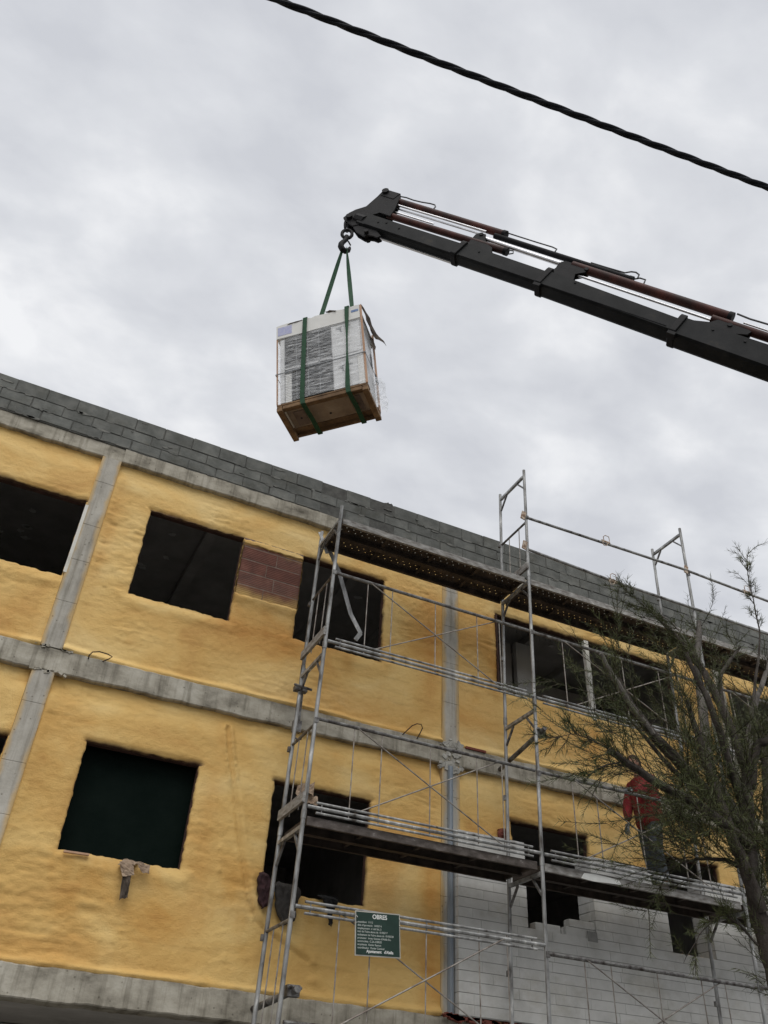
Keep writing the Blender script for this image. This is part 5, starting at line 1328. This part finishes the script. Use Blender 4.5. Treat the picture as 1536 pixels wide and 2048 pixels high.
limb([(6.76, .10), (6.92, 1.4), (6.93, 2.7), (6.97, 3.3), (6.99, 3.95), (7.12, 4.6), (7.26, 5.2), (7.30, 5.9)], [.08, .075, .07, .06, .05, .042, .034, .02], [-3.1] * 8, 'trunk')
limb([(6.74, 3.6), (6.60, 4.1), (6.50, 4.5), (6.40, 5.0), (6.30, 5.6)], [.05, .042, .036, .028, .018], [-3.25, -3.3, -3.3, -3.25, -3.2])
limb([(6.95, 3.5), (7.1, 4.1), (7.4, 4.6), (7.7, 5.3)], [.04, .034, .028, .018], [-3.0, -2.9, -2.8, -2.7])
# foliage: secondary twigs off every limb, whips off those, needles along the whips
rs = np.random.RandomState(8)
TW = MB()
needP = []; needD = []; needL = []
def grow_whip(p, d, L, droop, nden):
    n = max(3, int(L / .05)); pts = [Vector(p)]; dd = Vector(d).normalized()
    for i in range(n):
        dd = (dd + Vector((rs.uniform(-.085, .085), rs.uniform(-.085, .085), rs.uniform(-.08, .08) - droop))).normalized()
        pts.append(pts[-1] + dd * (L / n))
    TW.tube([q_ - TL for q_ in pts], [.0045 * (1 - .7 * i / n) for i in range(n + 1)], 3, False)
    for i in range(n):
        a, b_ = pts[i], pts[i + 1]; dv = (b_ - a).normalized()
        for k in range(nden):
            p_ = a.lerp(b_, rs.rand())
            r_ = Vector(rs.normal(size=3)); r_ = (r_ - dv * r_.dot(dv)).normalized()
            needP.append(p_); needD.append((dv * rs.uniform(.5, 1.2) + r_ * .75).normalized()); needL.append(rs.uniform(.03, .085))
    return pts
def twigs_on(limb_, dens, lo, hi, f0=.25, up=.35, sub=3, nd=3, droop=.01):
    out, ro = limb_
    n = len(out)
    tot = sum((out[i + 1] - out[i]).length for i in range(n - 1))
    cnt = max(2, int(tot * dens))
    for _ in range(cnt):
        f = f0 + (1 - f0) * rs.rand(); i = min(int(f * (n - 1)), n - 2)
        p = out[i].lerp(out[i + 1], rs.rand()); dv = (out[i + 1] - out[i]).normalized()
        r_ = Vector(rs.normal(size=3)); r_ = (r_ - dv * r_.dot(dv)).normalized(); r_.y *= .7
        d = (dv * rs.uniform(.45, 1.2) + r_ * .7 + Vector((-.12, 0, up))).normalized()
        L = rs.uniform(lo, hi)
        pts = grow_whip(p, d, L, droop, nd if rs.rand() < .8 else 0)
        for s in range(sub):
            k = rs.randint(1, len(pts) - 1); dd = (pts[k] - pts[k - 1]).normalized()
            r2 = Vector(rs.normal(size=3)).normalized()
            grow_whip(pts[k], (dd * .9 + r2 * .5).normalized(), L * rs.uniform(.3, .65), droop, nd + 2)
dens = [10, 15, 16, 17, 11, 15, 13, 17, 10, 17, 10, 9, 17, 15, 17, 13, 10, 22, 12, 9, 16, 14]
for k, lb in enumerate(limbs):
    small = k in (13, 14, 15, 16, 18)
    if k == 0: twigs_on(lb, 9, .3, .7, .6, .2, 3, 4, .02)
    elif k == 11: twigs_on(lb, 9, .10, .28, .45, .3, 2, 3, 0)
    elif small: twigs_on(lb, dens[k] * 1.4, .10, .26, .1, .15, 2, 4, 0)
    elif k in (1, 6, 8, 9, 10, 12): twigs_on(lb, dens[k] * .6, .18, .62, .1, .15, 3, 4, .004)
    else: twigs_on(lb, dens[k] * (.42 if k in (3, 4, 5, 7) else .85), .35, 1.1, .12, .26, 3, 4, .001)
# dense hanging tufts around the lower limbs
for _ in range(48):
    c = dep((rs.uniform(5.75, 7.2), -3.2, 4.0 + .62 * rs.rand() ** .8 + .25 * rs.rand()), rs.uniform(-3.8, -2.6))
    for k in range(7): grow_whip(c + Vector(rs.normal(size=3) * .06), Vector((rs.uniform(-1, .5), rs.uniform(-.6, .6), rs.uniform(-.3, .9))), rs.uniform(.15, .42), .03, 4)
for _ in range(30):
    c = dep((rs.uniform(5.72, 6.25), -3.2, rs.uniform(3.95, 4.35)), rs.uniform(-3.6, -2.8))
    for k in range(6): grow_whip(c + Vector(rs.normal(size=3) * .06), Vector((rs.uniform(-1, .6), rs.uniform(-.6, .6), rs.uniform(-.2, .9))), rs.uniform(.12, .32), .02, 4)
for _ in range(40):
    c = dep((rs.uniform(6.75, 7.5), -3.2, rs.uniform(2.9, 4.3)), rs.uniform(-3.5, -2.9))
    for k in range(7): grow_whip(c + Vector(rs.normal(size=3) * .06), Vector((rs.uniform(-1, .8), rs.uniform(-.6, .6), rs.uniform(-.3, .8))), rs.uniform(.12, .34), .03, 5)
for _ in range(22):
    c = dep((rs.uniform(6.1, 7.5), -3.2, rs.uniform(4.6, 5.5)), rs.uniform(-3.8, -2.7))
    for k in range(7): grow_whip(c + Vector(rs.normal(size=3) * .07), Vector((rs.uniform(-1, .6), rs.uniform(-.6, .6), rs.uniform(-.1, 1))), rs.uniform(.15, .45), .01, 4)
for _ in range(4):
    c = dep((rs.uniform(5.3, 6.2), -3.2, rs.uniform(5.1, 5.75)), rs.uniform(-3.6, -3.0))
    for k in range(5): grow_whip(c + Vector(rs.normal(size=3) * .06), Vector((rs.uniform(-1, .6), rs.uniform(-.6, .6), rs.uniform(0, 1))), rs.uniform(.15, .38), .01, 4)
o = TW.obj('twigs', 'twig', TR); o['kind'] = 'stuff'
P = np.array([tuple(p) for p in needP]) - np.array(tuple(TL)); Dn = np.array([tuple(p) for p in needD]); Ln = np.array(needL)[:, None]
sd_ = np.cross(Dn, rs.normal(size=Dn.shape)); sd_ /= np.linalg.norm(sd_, axis=1)[:, None] + 1e-9
wN = .0021
V = np.stack([P - sd_ * wN, P + sd_ * wN, P + Dn * Ln + sd_ * wN * .4, P + Dn * Ln - sd_ * wN * .4], 1).reshape(-1, 3)
n = len(P)
me = bpy.data.meshes.new('needles'); me.vertices.add(4 * n); me.vertices.foreach_set('co', V.astype(np.float32).ravel())
me.loops.add(4 * n); me.loops.foreach_set('vertex_index', np.arange(4 * n, dtype=np.int32)); me.polygons.add(n)
me.polygons.foreach_set('loop_start', np.arange(0, 4 * n, 4, dtype=np.int32)); me.polygons.foreach_set('loop_total', np.full(n, 4, dtype=np.int32))
me.update(calc_edges=True); me.materials.append(MT['needle'])
o = link('crown', me, TR); o['kind'] = 'stuff'
print('needles', n)
